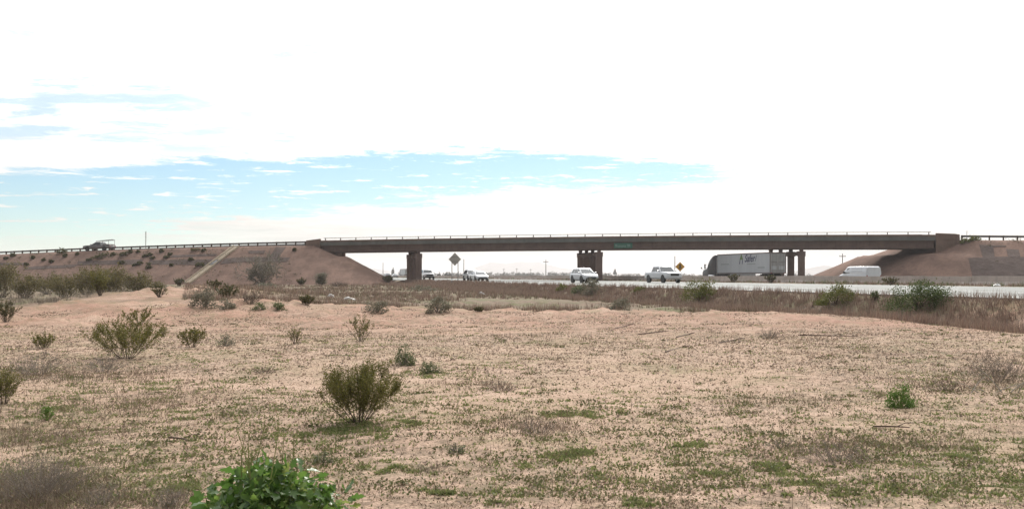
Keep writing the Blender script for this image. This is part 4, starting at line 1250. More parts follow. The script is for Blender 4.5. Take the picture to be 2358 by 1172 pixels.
tl = t_at_px(2228); p = BP(tl, 0.6, 0)
s4 = empty("delineator_post", (p[0], p[1], float(zp(tl)) - 0.80)); tag(s4, "thin marker post behind the right approach guardrail", "post")
MB().box(-0.03, 0.03, -0.02, 0.02, -0.1, 1.35).build("post", M["steel"], s4)
MB().box(-0.05, 0.05, -0.035, -0.021, 1.1, 1.4).build("reflector", M["bag"], s4)


def pole(px, py_top, py_bot, Z, arm, label):
    x = (px - CX) / FPX * Z; zt = EYE + (HOR - py_top) / FPX * Z
    g = float(H(x, Z))
    o = empty("utility_pole", (x, Z, g)); tag(o, label, "utility pole", "utility poles on the plain")
    MB().tube((0, 0, -0.5), (0, 0, zt - g), 0.24, 0.17, 7).build("pole_shaft", M["pole_wood"], o)
    if arm:
        MB().box(-1.3, 1.3, -0.12, 0.12, zt - g - 1.3, zt - g - 1.0).build("cross_arm", M["pole_wood"], o)
        for xx in (-1.15, 0.0, 1.15): MB().tube((xx, 0, zt - g - 1.0), (xx, 0, zt - g - 0.65), 0.09, 0.06, 6).build("insulator", M["steel"], o)


pole(882, 605, 634, 620, False, "bare utility pole above the toe of the earth slope")
pole(1068, 597, 634, 560, False, "bare pole standing just right of the grey diamond sign")
pole(1257, 598, 637, 520, True, "utility pole with cross arm between sedan and middle pier")
pole(1554, 590, 634, 480, False, "bare pole rising behind the amber diamond sign")
pole(1940, 584, 634, 420, True, "utility pole poking above the right-hand earth slope")
for px_, pt, lab in ((1160, 618, "tiny far pole, first right of the sedan"), (1190, 617, "tiny far pole, second right of the sedan"), (1222, 619, "tiny far pole nearest the tall cross-armed pole"), (835, 610, "tiny far pole above the left slope's lower end"), (1705, 612, "tiny far pole behind the lorry's trailer")):
    pole(px_, pt, 634, 1050, True, lab)

# ------------------------------------------------------------------ vegetation generators
def tubes(paths, radii, nside=3):
    """paths: list of (k,3) arrays; radii: list of (r0, r1)"""
    V, F = [], []; b = 0
    for P_, (r0, r1) in zip(paths, radii):
        k = len(P_)
        d = np.gradient(P_, axis=0); d /= np.linalg.norm(d, axis=1, keepdims=True) + 1e-9
        ref = np.array([0.31, 0.87, 0.38]); u = np.cross(d, ref); u /= np.linalg.norm(u, axis=1, keepdims=True) + 1e-9
        w = np.cross(d, u)
        rr = np.linspace(r0, r1, k)[:, None, None]
        a = np.arange(nside) * 2 * np.pi / nside
        ringp = P_[:, None, :] + rr * (np.cos(a)[None, :, None] * u[:, None, :] + np.sin(a)[None, :, None] * w[:, None, :])
        V.append(ringp.reshape(-1, 3))
        i = np.arange(k - 1)[:, None] * nside; j = np.arange(nside)[None]; jn = (j + 1) % nside
        F.append(np.stack([i + j, i + jn, i + nside + jn, i + nside + j], -1).reshape(-1, 4) + b)
        b += k * nside
    return np.concatenate(V), np.concatenate(F)


def leaf_quads(rg, cen, ls, up=0.3, aspect=0.45, bias=None):
    n = len(cen)
    a = rg.normal(size=(n, 3)); a[:, 2] += up
    if bias is not None: a += bias
    a /= np.linalg.norm(a, axis=1, keepdims=True)
    b = np.cross(a, rg.normal(size=(n, 3))); b /= np.linalg.norm(b, axis=1, keepdims=True)
    L_ = (ls * rg.uniform(0.6, 1.35, n))[:, None]
    V = np.stack([cen - a * L_ * 0.5, cen + b * L_ * aspect * 0.5 - a * L_ * 0.05, cen + a * L_ * 0.5, cen - b * L_ * aspect * 0.5 - a * L_ * 0.05], 1).reshape(-1, 3)
    return V, np.arange(4 * n).reshape(n, 4)


def bez(p0, p1, p2, k):
    t = np.linspace(0, 1, k)[:, None]
    return (1 - t) ** 2 * p0 + 2 * t * (1 - t) * p1 + t * t * p2


def shrub(rg, h, w, nstem=20, nleaf=1500, ls=0.03, r=0.012, spread=1.0, twigs=5, bare=0.35, flat=0.55, kseg=6, leaf_sig=0.05):
    """open shrub: stems fan out from one base, twigs branch off, leaves sit on the outer part"""
    paths, rad, lp = [], [], []
    for s in range(nstem):
        ph = 2 * np.pi * (s + rg.uniform(-0.4, 0.4)) / nstem
        q = math.sqrt((((s * 7) % nstem) + rg.uniform(0.1, 0.9)) / nstem) * 0.95
        ex = w / 2 * q * spread
        ez = h * (1 - flat * q * q) * rg.uniform(0.78, 1.02)
        b0 = np.array([math.cos(ph), math.sin(ph), 0]) * w * 0.05 * rg.uniform(0.2, 1)
        e = np.array([math.cos(ph) * ex, math.sin(ph) * ex, ez])
        cpt = np.array([math.cos(ph) * ex * 0.55, math.sin(ph) * ex * 0.55, ez * 0.42]) + rg.normal(size=3) * 0.04 * h
        P_ = bez(b0 + np.array([0, 0, -0.03]), cpt, e, kseg)
        paths.append(P_); rad.append((r * rg.uniform(0.7, 1.2), r * 0.25))
        lp.append(P_[int(kseg * bare):])
        for k in range(twigs):
            t = rg.uniform(0.28, 0.92); i = t * (kseg - 1); i0 = int(i)
            o = P_[i0] + (P_[min(i0 + 1, kseg - 1)] - P_[i0]) * (i - i0)
            dv = rg.normal(size=3) * np.array([1, 1, 0.6]) + np.array([math.cos(ph) * 0.5, math.sin(ph) * 0.5, 1.5])
            dv /= np.linalg.norm(dv)
            ln = h * rg.uniform(0.14, 0.36)
            Q = bez(o, o + dv * ln * 0.5 + rg.normal(size=3) * 0.03 * h, o + dv * ln + np.array([0, 0, ln * 0.15]), 4)
            paths.append(Q); rad.append((r * 0.5, r * 0.15)); lp.append(Q)
    sv, sf = tubes(paths, rad)
    lv = lf = None
    if nleaf:
        segs = [(Q[i], Q[i + 1]) for Q in lp for i in range(len(Q) - 1)]
        A = np.array([s[0] for s in segs]); B = np.array([s[1] for s in segs])
        ww = np.linalg.norm(B - A, axis=1) * np.clip((A[:, 2] + B[:, 2]) / 2 / h - 0.12, 0.02, 1); ww /= ww.sum()
        pick = rg.choice(len(segs), nleaf, p=ww)
        cen = A[pick] + (B[pick] - A[pick]) * rg.random((nleaf, 1)) + rg.normal(size=(nleaf, 3)) * leaf_sig * h
        cen[:, 2] = np.maximum(cen[:, 2], 0.02 * h)
        lv, lf = leaf_quads(rg, cen, ls)
    return sv, sf, lv, lf


def dome(rg, h, w, nleaf=1500, ls=0.05, clumps=26, up=0.5):
    """dense rounded shrub: clumps of leaves through the volume"""
    d = rg.normal(size=(clumps, 3)); d[:, 2] = np.abs(d[:, 2]) * 0.9; d /= np.linalg.norm(d, axis=1, keepdims=True)
    rr = rg.uniform(0.45, 1.0, (clumps, 1)) ** 0.6
    cc = d * rr * np.array([w / 2 * 0.84, w / 2 * 0.84, h * 0.86]); sz = rg.uniform(0.55, 1.3, clumps)
    k = rg.choice(clumps, nleaf, p=sz / sz.sum())
    cen = cc[k] + rg.normal(size=(nleaf, 3)) * np.array([w, w, h * 1.4]) * 0.075 * sz[k][:, None]
    cen[:, 2] = np.maximum(cen[:, 2], 0.01)
    lv, lf = leaf_quads(rg, cen, ls, up)
    paths, rad = [], []
    for i in range(min(clumps, 16)):
        paths.append(bez(np.array([0, 0, -0.03]), cc[i] * np.array([0.4, 0.4, 0.6]), cc[i], 5)); rad.append((0.02 * h + 0.004, 0.004))
    sv, sf = tubes(paths, rad)
    return sv, sf, lv, lf


SPECIES = {
    # name, kind, material of leaves, of stems
    "full_creosote_bush": ("full", "olive_pale", "stem_grey"), "slope_shrub": ("dome", "olive_dark", "stem"),
    "creosote_bush": ("open", "olive", "stem"), "dark_creosote_bush": ("open", "olive_dark", "stem"), "sage_bush": ("dome", "sage", "stem_grey"),
    "green_shrub": ("dome", "dark_green", "stem"), "yellow_green_shrub": ("dome", "yellow_green", "stem"), "grey_green_shrub": ("dome", "sage_green", "stem_grey"),
    "dead_brush": ("twig", "dry_grey", "stem_grey"), "brown_brush": ("twig", "dry", "stem"), "lush_weed": ("dome", "lush", "stem_green"),
}
NAMES = {"full_creosote_bush": "creosote_bush", "slope_shrub": "desert_shrub", "dark_creosote_bush": "creosote_bush", "yellow_green_shrub": "green_shrub", "grey_green_shrub": "sage_bush", "brown_brush": "dead_brush", "lush_weed": "weed_plant"}


def plant(species, px, py, wpx, hpx, label, group=None, cat="shrub", detail=1.0, Z=None, seed=0, sparse=1.0, over=None):
    if Z is None: x, y = at(px, py)
    else: x, y = (px - CX) / FPX * Z, Z
    w, h = wpx / FPX * y, hpx / FPX * y
    if over: w, h = over
    z = float(ALL(x, y))
    rg = np.random.default_rng(int(px * 7 + py * 13) + seed)
    kind, lm, sm = SPECIES[species]
    pxm = FPX / y * 0.434                              # render pixels per metre
    ls = min(max(1.7 / pxm, 0.014), 0.25)
    area = (w * pxm) * (h * pxm)
    if kind == "open":
        nl = int(min(14000, max(350, area * 2.1)) * detail * sparse)
        sv, sf, lv, lf = shrub(rg, h, w, int((26 if h * pxm > 30 else 17) * (0.5 + 0.5 * sparse)), nl, ls * 1.05, max(0.008 * h, 0.28 / pxm), twigs=7, leaf_sig=0.032, flat=0.38, bare=0.42, spread=1.05)
    elif kind == "full":
        nl = int(min(14000, max(350, area * 2.6)) * detail * sparse)
        sv, sf, lv, lf = shrub(rg, h, w, 24, nl, ls * 1.1, max(0.008 * h, 0.28 / pxm), twigs=7, leaf_sig=0.05, flat=0.45, bare=0.1)
    elif kind == "dome":
        nl = int(min(12000, max(300, area * 2.0)) * detail * sparse)
        sv, sf, lv, lf = dome(rg, h, w, nl, ls * 1.15, clumps=30)
    else:
        sv, sf, lv, lf = shrub(rg, h, w, int(26 * detail), int(max(120, area * 0.35) * sparse), ls * 0.8, max(0.006 * h, 0.22 / pxm), twigs=9, leaf_sig=0.06, flat=0.75)
    root = empty(NAMES.get(species, species), (x, y, z - 0.01))
    tag(root, label, cat, group)
    mk("stems", sv, sf, M[sm], root)
    if lv is not None: mk("foliage", lv, lf, M[lm], root)
    return root


# ------------------------------------------------------------------ shrubs one can point at
plant("creosote_bush", 828, 972, 225, 142, "olive creosote bush with bare fanned stems standing on green grass", detail=1.7, seed=5)
plant("creosote_bush", 292, 826, 225, 92, "wide leggy creosote bush on the sand below the dirt mound")
plant("creosote_bush", 442, 800, 82, 50, "small creosote bush right of the wide leggy one")
plant("creosote_bush", 100, 803, 62, 38, "low rounded creosote bush alone near the left sand edge")
plant("creosote_bush", 8, 930, 86, 84, "creosote bush cut by the left picture edge")
plant("creosote_bush", 832, 786, 78, 58, "sparse thin creosote with pale seed specks on the bare berm", sparse=0.4)
plant("creosote_bush", 680, 792, 42, 40, "scraggly single-stemmed creosote sprig on the bare berm", sparse=0.3)
plant("creosote_bush", 322, 748, 110, 40, "leaning creosote top rising behind the wide leggy bush", sparse=0.5)
plant("lush_weed", 2073, 936, 78, 56, "bright green bushy weed on the sand at right", cat="weed", detail=1.3)
plant("lush_weed", 108, 966, 40, 44, "upright bright green weed near the left edge", cat="weed", sparse=0.7)
plant("grey_green_shrub", 931, 840, 62, 56, "grey-green rounded shrublet above the creosote on grass")
plant("grey_green_shrub", 986, 860, 70, 34, "flat grey-green weed just right of the rounded shrublet")
plant("grey_green_shrub", 1052, 1042, 54, 30, "pale feathery grey-green tuft alone on the lower sand", sparse=0.6)
plant("grey_green_shrub", 742, 1066, 66, 34, "wispy grass-like tuft behind the big leafy plant", sparse=0.5)
plant("sage_bush", 520, 797, 56, 32, "small grey shrub on the foot of the berm", sparse=0.6)
plant("dead_brush", 2296, 880, 190, 76, "broad brown dead brush on the right slope", cat="dead brush", detail=1.6)
plant("brown_brush", 2180, 900, 150, 34, "low brown dead brush left of the broad one", cat="dead brush", detail=1.2)
plant("brown_brush", 1152, 900, 120, 26, "flat brown dead brush in the middle of the sand", cat="dead brush", detail=1.2)
plant("dead_brush", 1235, 1000, 150, 46, "thin grey dead twigs on the open sand", cat="dead brush", sparse=0.5)
plant("dead_brush", 1930, 1066, 250, 56, "wide low grey dead brush on the lower right sand", cat="dead brush", detail=1.5)
plant("dead_brush", 1800, 1030, 110, 26, "small grey dead twigs left of the wide low brush", cat="dead brush")
plant("dead_brush", 90, 1150, 290, 120, "tangled dead brush filling the lower left corner", cat="dead brush", detail=2.6)
plant("dead_brush", 235, 1165, 130, 60, "dead grey stalks beside the corner tangle", cat="dead brush", detail=1.4)
plant("dead_brush", 395, 1168, 110, 56, "dry upright stalks left of the big leafy plant", cat="dead brush", detail=1.4)
plant("dead_brush", 90, 862, 190, 60, "grey dead brush along the left edge of the sand", cat="dead brush", detail=1.6)
plant("dead_brush", 240, 856, 140, 44, "grey dead twigs beneath the wide leggy creosote", cat="dead brush", detail=1.3)
plant("brown_brush", 610, 858, 90, 18, "faint dead twigs on the sand below the berm", cat="dead brush")
plant("brown_brush", 1000, 1085, 110, 26, "short brown dead stalks on the sand near the leafy plant", cat="dead brush")
plant("dead_brush", 1770, 780, 80, 26, "thin dead sprig on the crest above the sand", cat="dead brush", sparse=0.4)
# row of tall creosote behind the left mound
ROW = [(6, 66, 120, 74, "tall creosote at the far left of the hedge-like row"), (60, 64, 110, 62, "creosote with dark base second from left in the row"),
       (150, 62, 120, 66, "broad pale creosote third in the hedge-like row"), (205, 60, 110, 72, "upright creosote with tall tips in the middle of the row"),
       (262, 63, 105, 70, "dense creosote right of the row's middle"), (318, 66, 100, 62, "rounded creosote near the right of the row"),
       (358, 72, 60, 40, "smallest creosote closing the right end of the row"), (110, 78, 130, 52, "creosote showing behind the row's left half"),
       (235, 82, 150, 56, "creosote showing behind the row's right half")]
for px_, Z_, w_, h_, lab in ROW:
    plant("full_creosote_bush", px_, 690, w_ * 0.84, h_ * (0.86 + ((px_ * 13) % 10) * 0.03), lab, "creosote row behind the mound", Z=Z_ + (px_ * 7) % 9 - 4, detail=0.85)
plant("dark_creosote_bush", 14, 742, 58, 50, "dark shrub at the left edge below the creosote row")
plant("creosote_bush", 230, 702, 44, 58, "single-trunked creosote standing in front of the row", Z=48)
plant("dark_creosote_bush", 367, 684, 38, 26, "small dark shrub on the crest beside the dirt track")
plant("dark_creosote_bush", 413, 659, 27, 20, "tiny dark shrub at the top end of the dirt track")
# flat ground between mound and overpass
MID = [("sage_bush", 474, 709, 74, 54, "pale sage bush right of the dirt track"), ("dark_creosote_bush", 524, 692, 62, 38, "dark green shrub behind the pale sage bush"),
       ("dark_creosote_bush", 494, 667, 42, 24, "dark shrub at the foot of the spillway slope"), ("sage_bush", 520, 711, 60, 26, "low pale sage beside the bigger one"),
       ("brown_brush", 577, 700, 70, 34, "brown dry shrub between sage and bare tree"), ("grey_green_shrub", 596, 713, 40, 20, "low grey tuft on the berm's back edge"),
       ("grey_green_shrub", 638, 714, 44, 22, "second low grey tuft on the berm's back edge"), ("dark_creosote_bush", 706, 705, 42, 28, "green rounded shrub left of the white bags"),
       ("sage_bush", 868, 720, 74, 34, "grey scraggly shrub on the flat left of centre"), ("sage_bush", 1008, 720, 74, 46, "round grey-green sage in the middle flat"),
       ("dark_creosote_bush", 1103, 720, 30, 15, "tiny olive sprig right of the round sage"), ("sage_bush", 1362, 678, 58, 40, "grey shrub hiding the crossover's bumper"),
       ("yellow_green_shrub", 1296, 669, 40, 17, "low olive shrub on the road edge left of the crossover"), ("grey_green_shrub", 1334, 676, 46, 24, "low green-grey shrub under the crossover"),
       ("yellow_green_shrub", 1474, 672, 44, 15, "flat yellowish shrub on the road edge"), ("sage_bush", 1428, 718, 66, 40, "pale feathery clump in front of the red brush"),
       ("yellow_green_shrub", 1612, 692, 92, 56, "domed olive shrub on the verge below the pickup"), ("yellow_green_shrub", 1926, 702, 112, 54, "wide yellow-green shrub on the verge"),
       ("green_shrub", 2110, 714, 172, 80, "large dark green shrub on the right verge"), ("green_shrub", 2016, 692, 24, 26, "small green sprig between the two verge shrubs"),
       ("dark_creosote_bush", 893, 652, 30, 17, "dark shrub at the toe of the left slope"), ("dark_creosote_bush", 694, 657, 26, 16, "small shrub between the two bare trees"),
       ("sage_bush", 975, 670, 70, 18, "low green patch shrub below the first pier"), ("sage_bush", 615, 662, 52, 14, "pale low shrub under the bare tree"),
       ("brown_brush", 780, 660, 60, 12, "brown low shrub at the foot of the earth slope")]
for sp, px_, py_, w_, h_, lab in MID:
    plant(sp, px_, py_, w_, h_, lab, detail=1.2)
# median shrubs
for px_, cc_, w_, h_, lab in [(2052, 57.6, 48, 20, "dark shrub against the median barrier"), (1775, 58.0, 34, 20, "olive weed clump against the barrier below the lorry's rear"),
                              (1690, 58.2, 26, 20, "small weed against the barrier below the lorry's trailer")]:
    Z_ = cc_ / ((px_ - CX) / FPX + SLOPE)
    plant("dark_creosote_bush", px_, 650, w_, h_, lab, Z=Z_, sparse=0.8)
# bare trees on the plain before the embankment
def bare_tree(px, Z, h, w, label, n1, seed):
    rg = np.random.default_rng(seed)
    x = (px - CX) / FPX * Z; z = float(H(x, Z))
    root = empty("bare_tree", (x, Z, z)); tag(root, label, "tree")
    paths, rad = [], []
    tw = []
    for s in range(n1):
        ph = 2 * np.pi * s / n1 + rg.uniform(-0.3, 0.3); q = rg.uniform(0.15, 0.95)
        e = np.array([math.cos(ph) * w / 2 * q * 0.8, math.sin(ph) * w / 2 * q * 0.8, h * (1 - 0.45 * q * q) * rg.uniform(0.6, 0.85)])
        P_ = bez(np.array([0, 0, -0.1]), e * np.array([0.3, 0.3, 0.55]), e, 7); paths.append(P_); rad.append((0.09, 0.03))
        for k in range(9):
            i = rg.integers(2, 7); dv = rg.normal(size=3) + np.array([math.cos(ph) * 0.7, math.sin(ph) * 0.7, 0.8]); dv /= np.linalg.norm(dv)
            ln = h * rg.uniform(0.16, 0.34); Q = bez(P_[i], P_[i] + dv * ln * 0.5 + rg.normal(size=3) * 0.1, P_[i] + dv * ln, 4)
            paths.append(Q); rad.append((0.035, 0.014))
            for m_ in range(7):
                j = rg.integers(1, 4); d2 = rg.normal(size=3) + dv * 0.8; d2 /= np.linalg.norm(d2)
                l2 = h * rg.uniform(0.07, 0.17); T_ = bez(Q[j], Q[j] + d2 * l2 * 0.5, Q[j] + d2 * l2 + np.array([0, 0, -0.05]), 3); tw.append(T_)
    nb_ = n1
    sv, sf = tubes(paths[:], rad[:]); mk("trunk", sv, sf, M["stem_grey"], root)
    sv, sf = tubes(tw, [(0.030, 0.018)] * len(tw)); mk("twigs", sv, sf, M["stem_grey"], root)
    cen = np.concatenate([t[1:] for t in tw]); cen = np.repeat(cen, 3, 0) + rg.normal(size=(3 * len(cen), 3)) * 0.16
    lv, lf = leaf_quads(rg, cen, 0.15); mk("crown", lv, lf, M["sage"], root)


bare_tree(602, 142, 4.6, 9.2, "large bare grey multi-stemmed tree in front of the left embankment", 13, 4)
bare_tree(740, 146, 1.9, 1.8, "small bare tree near the toe of the left slope", 8, 9)
# scattered small shrubs on the left embankment gravel
SL = [(14, 597), (30, 591), (75, 596), (100, 601), (142, 583), (150, 592), (118, 605), (178, 588), (205, 600), (226, 596), (245, 592), (262, 587), (284, 590), (300, 583), (318, 582),
      (334, 592), (352, 596), (372, 582), (345, 590), (384, 594), (392, 588), (452, 578), (470, 579), (440, 600), (310, 612), (322, 609), (342, 618), (462, 613), (395, 612), (280, 607), (60, 612), (678, 578)]
for k, (px_, py_) in enumerate(SL):
    big = {(245, 592): (40, 14), (226, 596): (30, 10), (284, 590): (26, 12), (142, 583): (26, 12), (342, 618): (16, 16), (462, 613): (28, 10), (452, 578): (30, 8)}.get((px_, py_))
    w_, h_ = big or (11 + (k * 5) % 7, 6 + (k * 3) % 4)
    lab = {(245, 592): "longest olive shrub on the left embankment below the dusty pickup", (142, 583): "olive shrub touching the guardrail left of the dusty pickup",
           (342, 618): "round dark shrub alone low on the left embankment", (462, 613): "dark shrub beside the spillway"}.get((px_, py_), None)
    if lab is None:
        nth = 1 + sorted(q[0] for q in SL).index(px_)
        lab = "small dark shrub on the left embankment, %s from the left" % (str(nth) + ("th" if 10 <= nth % 100 <= 20 else {1: "st", 2: "nd", 3: "rd"}.get(nth % 10, "th")))
    plant("slope_shrub", px_, py_, w_, h_, lab, "shrubs dotted on the left embankment")
for px_, w_, lab in ((2222, 26, "yellow-green shrub by the overpass's right end block"), (2246, 34, "second yellow-green shrub beside the right end block"), ):
    tq = t_at_px(px_); p = BP(tq, -0.7, 0)
    plant("yellow_green_shrub", px_, 0, w_, 14, lab, Z=p[1])

# sparse dry scrub and loose stones speckling both gravel slopes
rg = np.random.default_rng(61)
CV, CF, cb_ = [], [], 0
for k in range(1500):
    lf_ = k % 3 > 0
    tq = rg.uniform(-95, 2) if lf_ else rg.uniform(BL + 6, BL + 40)
    wq = -3.6 - 11 * rg.random() if lf_ else -2.5 - 10 * rg.random()
    p = PL + BE * tq + BN * wq
    if fbm(tq * 0.13 + 4, wq * 0.35, 4) < rg.uniform(-0.1, 0.16) + (0.05 if tq > -22 else 0): continue
    z_ = float(embank(p[0], p[1], lf_))
    if z_ < 0.3: continue
    r_ = rg.uniform(0.08, 0.34); m_ = 14
    cen = np.stack([p[0] + rg.normal(0, r_, m_), p[1] + rg.normal(0, r_, m_), z_ + np.abs(rg.normal(0, r_ * 0.5, m_)) + 0.03], 1)
    lv, l2 = leaf_quads(rg, cen, 0.17); CV.append(lv); CF.append(l2 + cb_); cb_ += len(lv)
tag(mk("slope_scrub", np.concatenate(CV), np.concatenate(CF), M["weed"]), "sparse dry scrub speckling the gravel embankment slopes", "scrub", kind="stuff")

# ------------------------------------------------------------------ big leafy plant in the foreground
bp_ = empty("leafy_plant", (-1.46, 6.02, float(H(-1.46, 6.02)) - 0.05))
tag(bp_, "large leafy green plant cut by the bottom picture edge", "plant")
rg = np.random.default_rng(77)
def leaf_shape(k):
    n = 10; V, F = [], []
    for i in range(n):
        t = i / (n - 1)
        wd = 0.30 * math.sin(math.pi * min(1, t ** 0.75)) * (1 + 0.38 * math.sin(t * 19 + 2 * k)) + 0.004
        bend = -0.30 * t * t * (0.6 + 0.25 * k / 3)
        V += [(t, -wd, bend + 0.10 * wd), (t, 0, bend - 0.05), (t, wd, bend + 0.10 * wd + 0.03 * math.sin(9 * t + k))]
    for i in range(n - 1):
        for j in (0, 1):
            F.append((3 * i + j, 3 * i + j + 1, 3 * i + 4 + j, 3 * i + 3 + j))
    return mesh_data("leaf", V, F, M["broad"], True)


LM = [leaf_shape(k) for k in range(5)]
def leaf_frame(rg, shell):
    ph = rg.uniform(0, 2 * np.pi); el = math.asin(rg.uniform(0.0, 1.0))
    n_ = np.array([math.cos(ph) * math.cos(el), math.sin(ph) * math.cos(el), math.sin(el)])
    lob = 0.90 + 0.08 * math.sin(3 * ph + 1.0) + 0.05 * math.sin(7 * ph)
    k_ = 1.14 - 0.38 * math.sin(el)
    p = n_ * np.array([0.53 * k_, 0.48 * k_, 0.43]) * lob * shell
    out = n_ * np.array([1, 1, 0.35]) + rg.normal(size=3) * 0.45; out[2] -= 0.10 if el < 1.0 else -0.5
    out /= np.linalg.norm(out)
    sd = np.cross(n_ + rg.normal(size=3) * 0.35, out); sd /= np.linalg.norm(sd); up_ = np.cross(out, sd)
    return p, out, sd, up_


for k in range(290):
    p, a, b, c_ = leaf_frame(rg, rg.uniform(0.80, 1.03)); s = rg.uniform(0.045, 0.12)
    o = link("leaf", LM[k % 5], bp_)
    o.matrix_local = Matrix(((a[0] * s, b[0] * s, c_[0] * s, p[0]), (a[1] * s, b[1] * s, c_[1] * s, p[1]), (a[2] * s, b[2] * s, c_[2] * s, max(p[2], 0.03)), (0, 0, 0, 1)))
IV, IF = [], []; base_v = np.array([v.co for v in LM[0].vertices]); base_f = np.array([list(f.vertices) for f in LM[0].polygons])
for k in range(2400):
    p, a, b, c_ = leaf_frame(rg, rg.uniform(0.3, 0.97)); s = rg.uniform(0.035, 0.075)
    IV.append(p + s * (base_v[:, :1] * a + base_v[:, 1:2] * b + base_v[:, 2:] * c_)); IF.append(base_f + k * len(base_v))
o = mk("inner_leaves", np.concatenate(IV), np.concatenate(IF), M["broad"], bp_, True); o["kind"] = "stuff"
paths, rad = [], []
for k in range(9):
    b0 = np.array([rg.uniform(-0.16, 0.22), rg.uniform(-0.15, 0.15), 0.33]); e = b0 + np.array([rg.uniform(-0.12, 0.16) + (b0[0] * 0.3), rg.uniform(-0.08, 0.08), rg.uniform(0.15, 0.33)])
    P_ = bez(b0, (b0 + e) / 2 + rg.normal(size=3) * 0.02, e, 5); paths.append(P_); rad.append((0.0042, 0.002))
    for j in range(4):
        i = rg.integers(1, 5); d_ = np.array([rg.uniform(-1, 1), rg.uniform(-0.6, 0.6), rg.uniform(0.5, 1.2)]); d_ /= np.linalg.norm(d_)
        paths.append(bez(P_[i], P_[i] + d_ * 0.03, P_[i] + d_ * rg.uniform(0.04, 0.09), 3)); rad.append((0.0024, 0.0014))
for nm, sl in (("flower_stalks", slice(None)),):
    sv, sf = tubes(paths, rad, 4); mk(nm, sv, sf, M["stem_green"], bp_)

# ------------------------------------------------------------------ ground cover nobody could count
def blades(rg, x, y, z, hgt, wid, lean=0.5):
    n = len(x)
    ph = rg.uniform(0, 2 * np.pi, n); ln = rg.uniform(0, lean, n) * hgt
    tip = np.stack([x + np.cos(ph) * ln, y + np.sin(ph) * ln, z + hgt], 1)
    pa = rg.uniform(0, np.pi, n); ox, oy = np.cos(pa) * wid / 2, np.sin(pa) * wid / 2
    base = np.stack([x, y, z - 0.005], 1)
    a = base + np.stack([ox, oy, 0 * ox], 1); b = base - np.stack([ox, oy, 0 * ox], 1)
    V = np.stack([a, b, tip], 1).reshape(-1, 3)
    return V, np.arange(3 * n).reshape(n, 3)


rg = np.random.default_rng(21)
# green grass in ragged patches
PX, PY, PR_, PN = [], [], [], []
def add_patch(x, y, r, n): PX.append(x); PY.append(y); PR_.append(r); PN.append(n)
for (px_, py_, rpx, dens) in [(830, 985, 75, 1.5), (770, 990, 40, 1), (1080, 850, 90, 1), (985, 862, 50, 1), (1190, 842, 60, .8), (1375, 957, 60, 1), (1290, 955, 30, 1), (1290, 1050, 50, 1.2), (1330, 1042, 30, 1), (900, 1075, 45, 1), (1020, 1135, 30, 1),
                              (2100, 905, 130, .5), (2130, 870, 70, .7), (2000, 975, 130, .5), (1850, 1108, 80, 1.2), (2230, 1045, 50, 1), (1780, 1075, 50, 1), (1640, 1092, 30, 1), (60, 930, 90, .8), (150, 945, 60, .8), (300, 900, 90, .6), (360, 890, 50, .8),
                              (420, 1120, 60, 1), (95, 1010, 70, .8), (440, 960, 40, .8), (830, 795, 70, .9), (560, 845, 70, .6), (660, 830, 60, .5), (1700, 835, 90, .4), (1900, 800, 100, .4), (2290, 975, 80, .7), (2180, 1090, 90, .7), (1960, 1130, 80, .8), (2300, 1130, 60, .9),
                              (1600, 1025, 40, .8), (1480, 1160, 40, 1), (1180, 1150, 60, .8), (700, 1000, 40, .6), (930, 975, 40, 1.0), (250, 1080, 90, .5), (60, 1090, 90, .7), (450, 830, 60, .6)]:
    for k in range(int(14 * dens)):
        qx, qy = px_ + rg.normal() * rpx * 0.6, py_ + rg.normal() * rpx * 0.14
        if qy > 1168: continue
        x, y = at(qx, qy, zmax=60)
        add_patch(x, y, rpx / FPX * y * rg.uniform(0.10, 0.36), int(34 * dens))
for k in range(4600):
    qx, qy = rg.uniform(-20, 2380), 742 + 430 * rg.random() ** 0.8
    x, y = (qx - CX) / FPX * 1, 0
    yy = min(EYE * FPX / (qy - HOR), 34); xx = (qx - CX) / FPX * yy
    if fbm(xx * 0.25, yy * 0.25 + 3, 3) < rg.uniform(-0.22, 0.10): continue
    add_patch(xx, yy, rg.uniform(0.015, 0.085) * (1 + yy / 30), int(rg.uniform(4, 20)))
X = np.concatenate([rg.normal(a, r, n) for a, r, n in zip(PX, PR_, PN)]); Y = np.concatenate([rg.normal(b, r * 0.9, n) for b, r, n in zip(PY, PR_, PN)])
kp = Y > 4.5; X, Y = X[kp], Y[kp]
V, F = blades(rg, X, Y, H(X, Y) + 0.004, rg.uniform(0.004, 0.022, len(X)) * (1 + Y / 60), 0.012 + 0.0011 * Y, 1.8)
tag(mk("grass", V, F, M["grass"]), "short green grass sprouting in ragged patches on the sand", "grass", kind="stuff")
# low seedling clumps, darker than the grass film
CV, CF, cb_ = [], [], 0
for k in range(900):
    qy = 745 + 430 * rg.random() ** 0.9; qx = rg.uniform(-20, 2380)
    yy = min(EYE * FPX / (qy - HOR), 33); xx = (qx - CX) / FPX * yy
    if fbm(xx * 0.4 + 8, yy * 0.4 + 30, 4) < rg.uniform(-0.18, 0.16): continue
    r_ = rg.gamma(2.2, 0.022) + 0.02; m_ = int(14 + 260 * r_)
    cen = np.stack([xx + rg.normal(0, r_, m_) * 1.2, yy + rg.normal(0, r_, m_), np.abs(rg.normal(0, 0.014, m_)) + 0.006], 1)
    cen[:, 2] += H(cen[:, 0], cen[:, 1])
    lv, lf = leaf_quads(rg, cen, 0.016 + 0.0011 * yy, 0.2, 0.6); CV.append(lv); CF.append(lf + cb_); cb_ += len(lv)
tag(mk("seedling_clumps", np.concatenate(CV), np.concatenate(CF), M["seedling"]), "low muted green seedlings dotted over the sand", "weeds", kind="stuff")
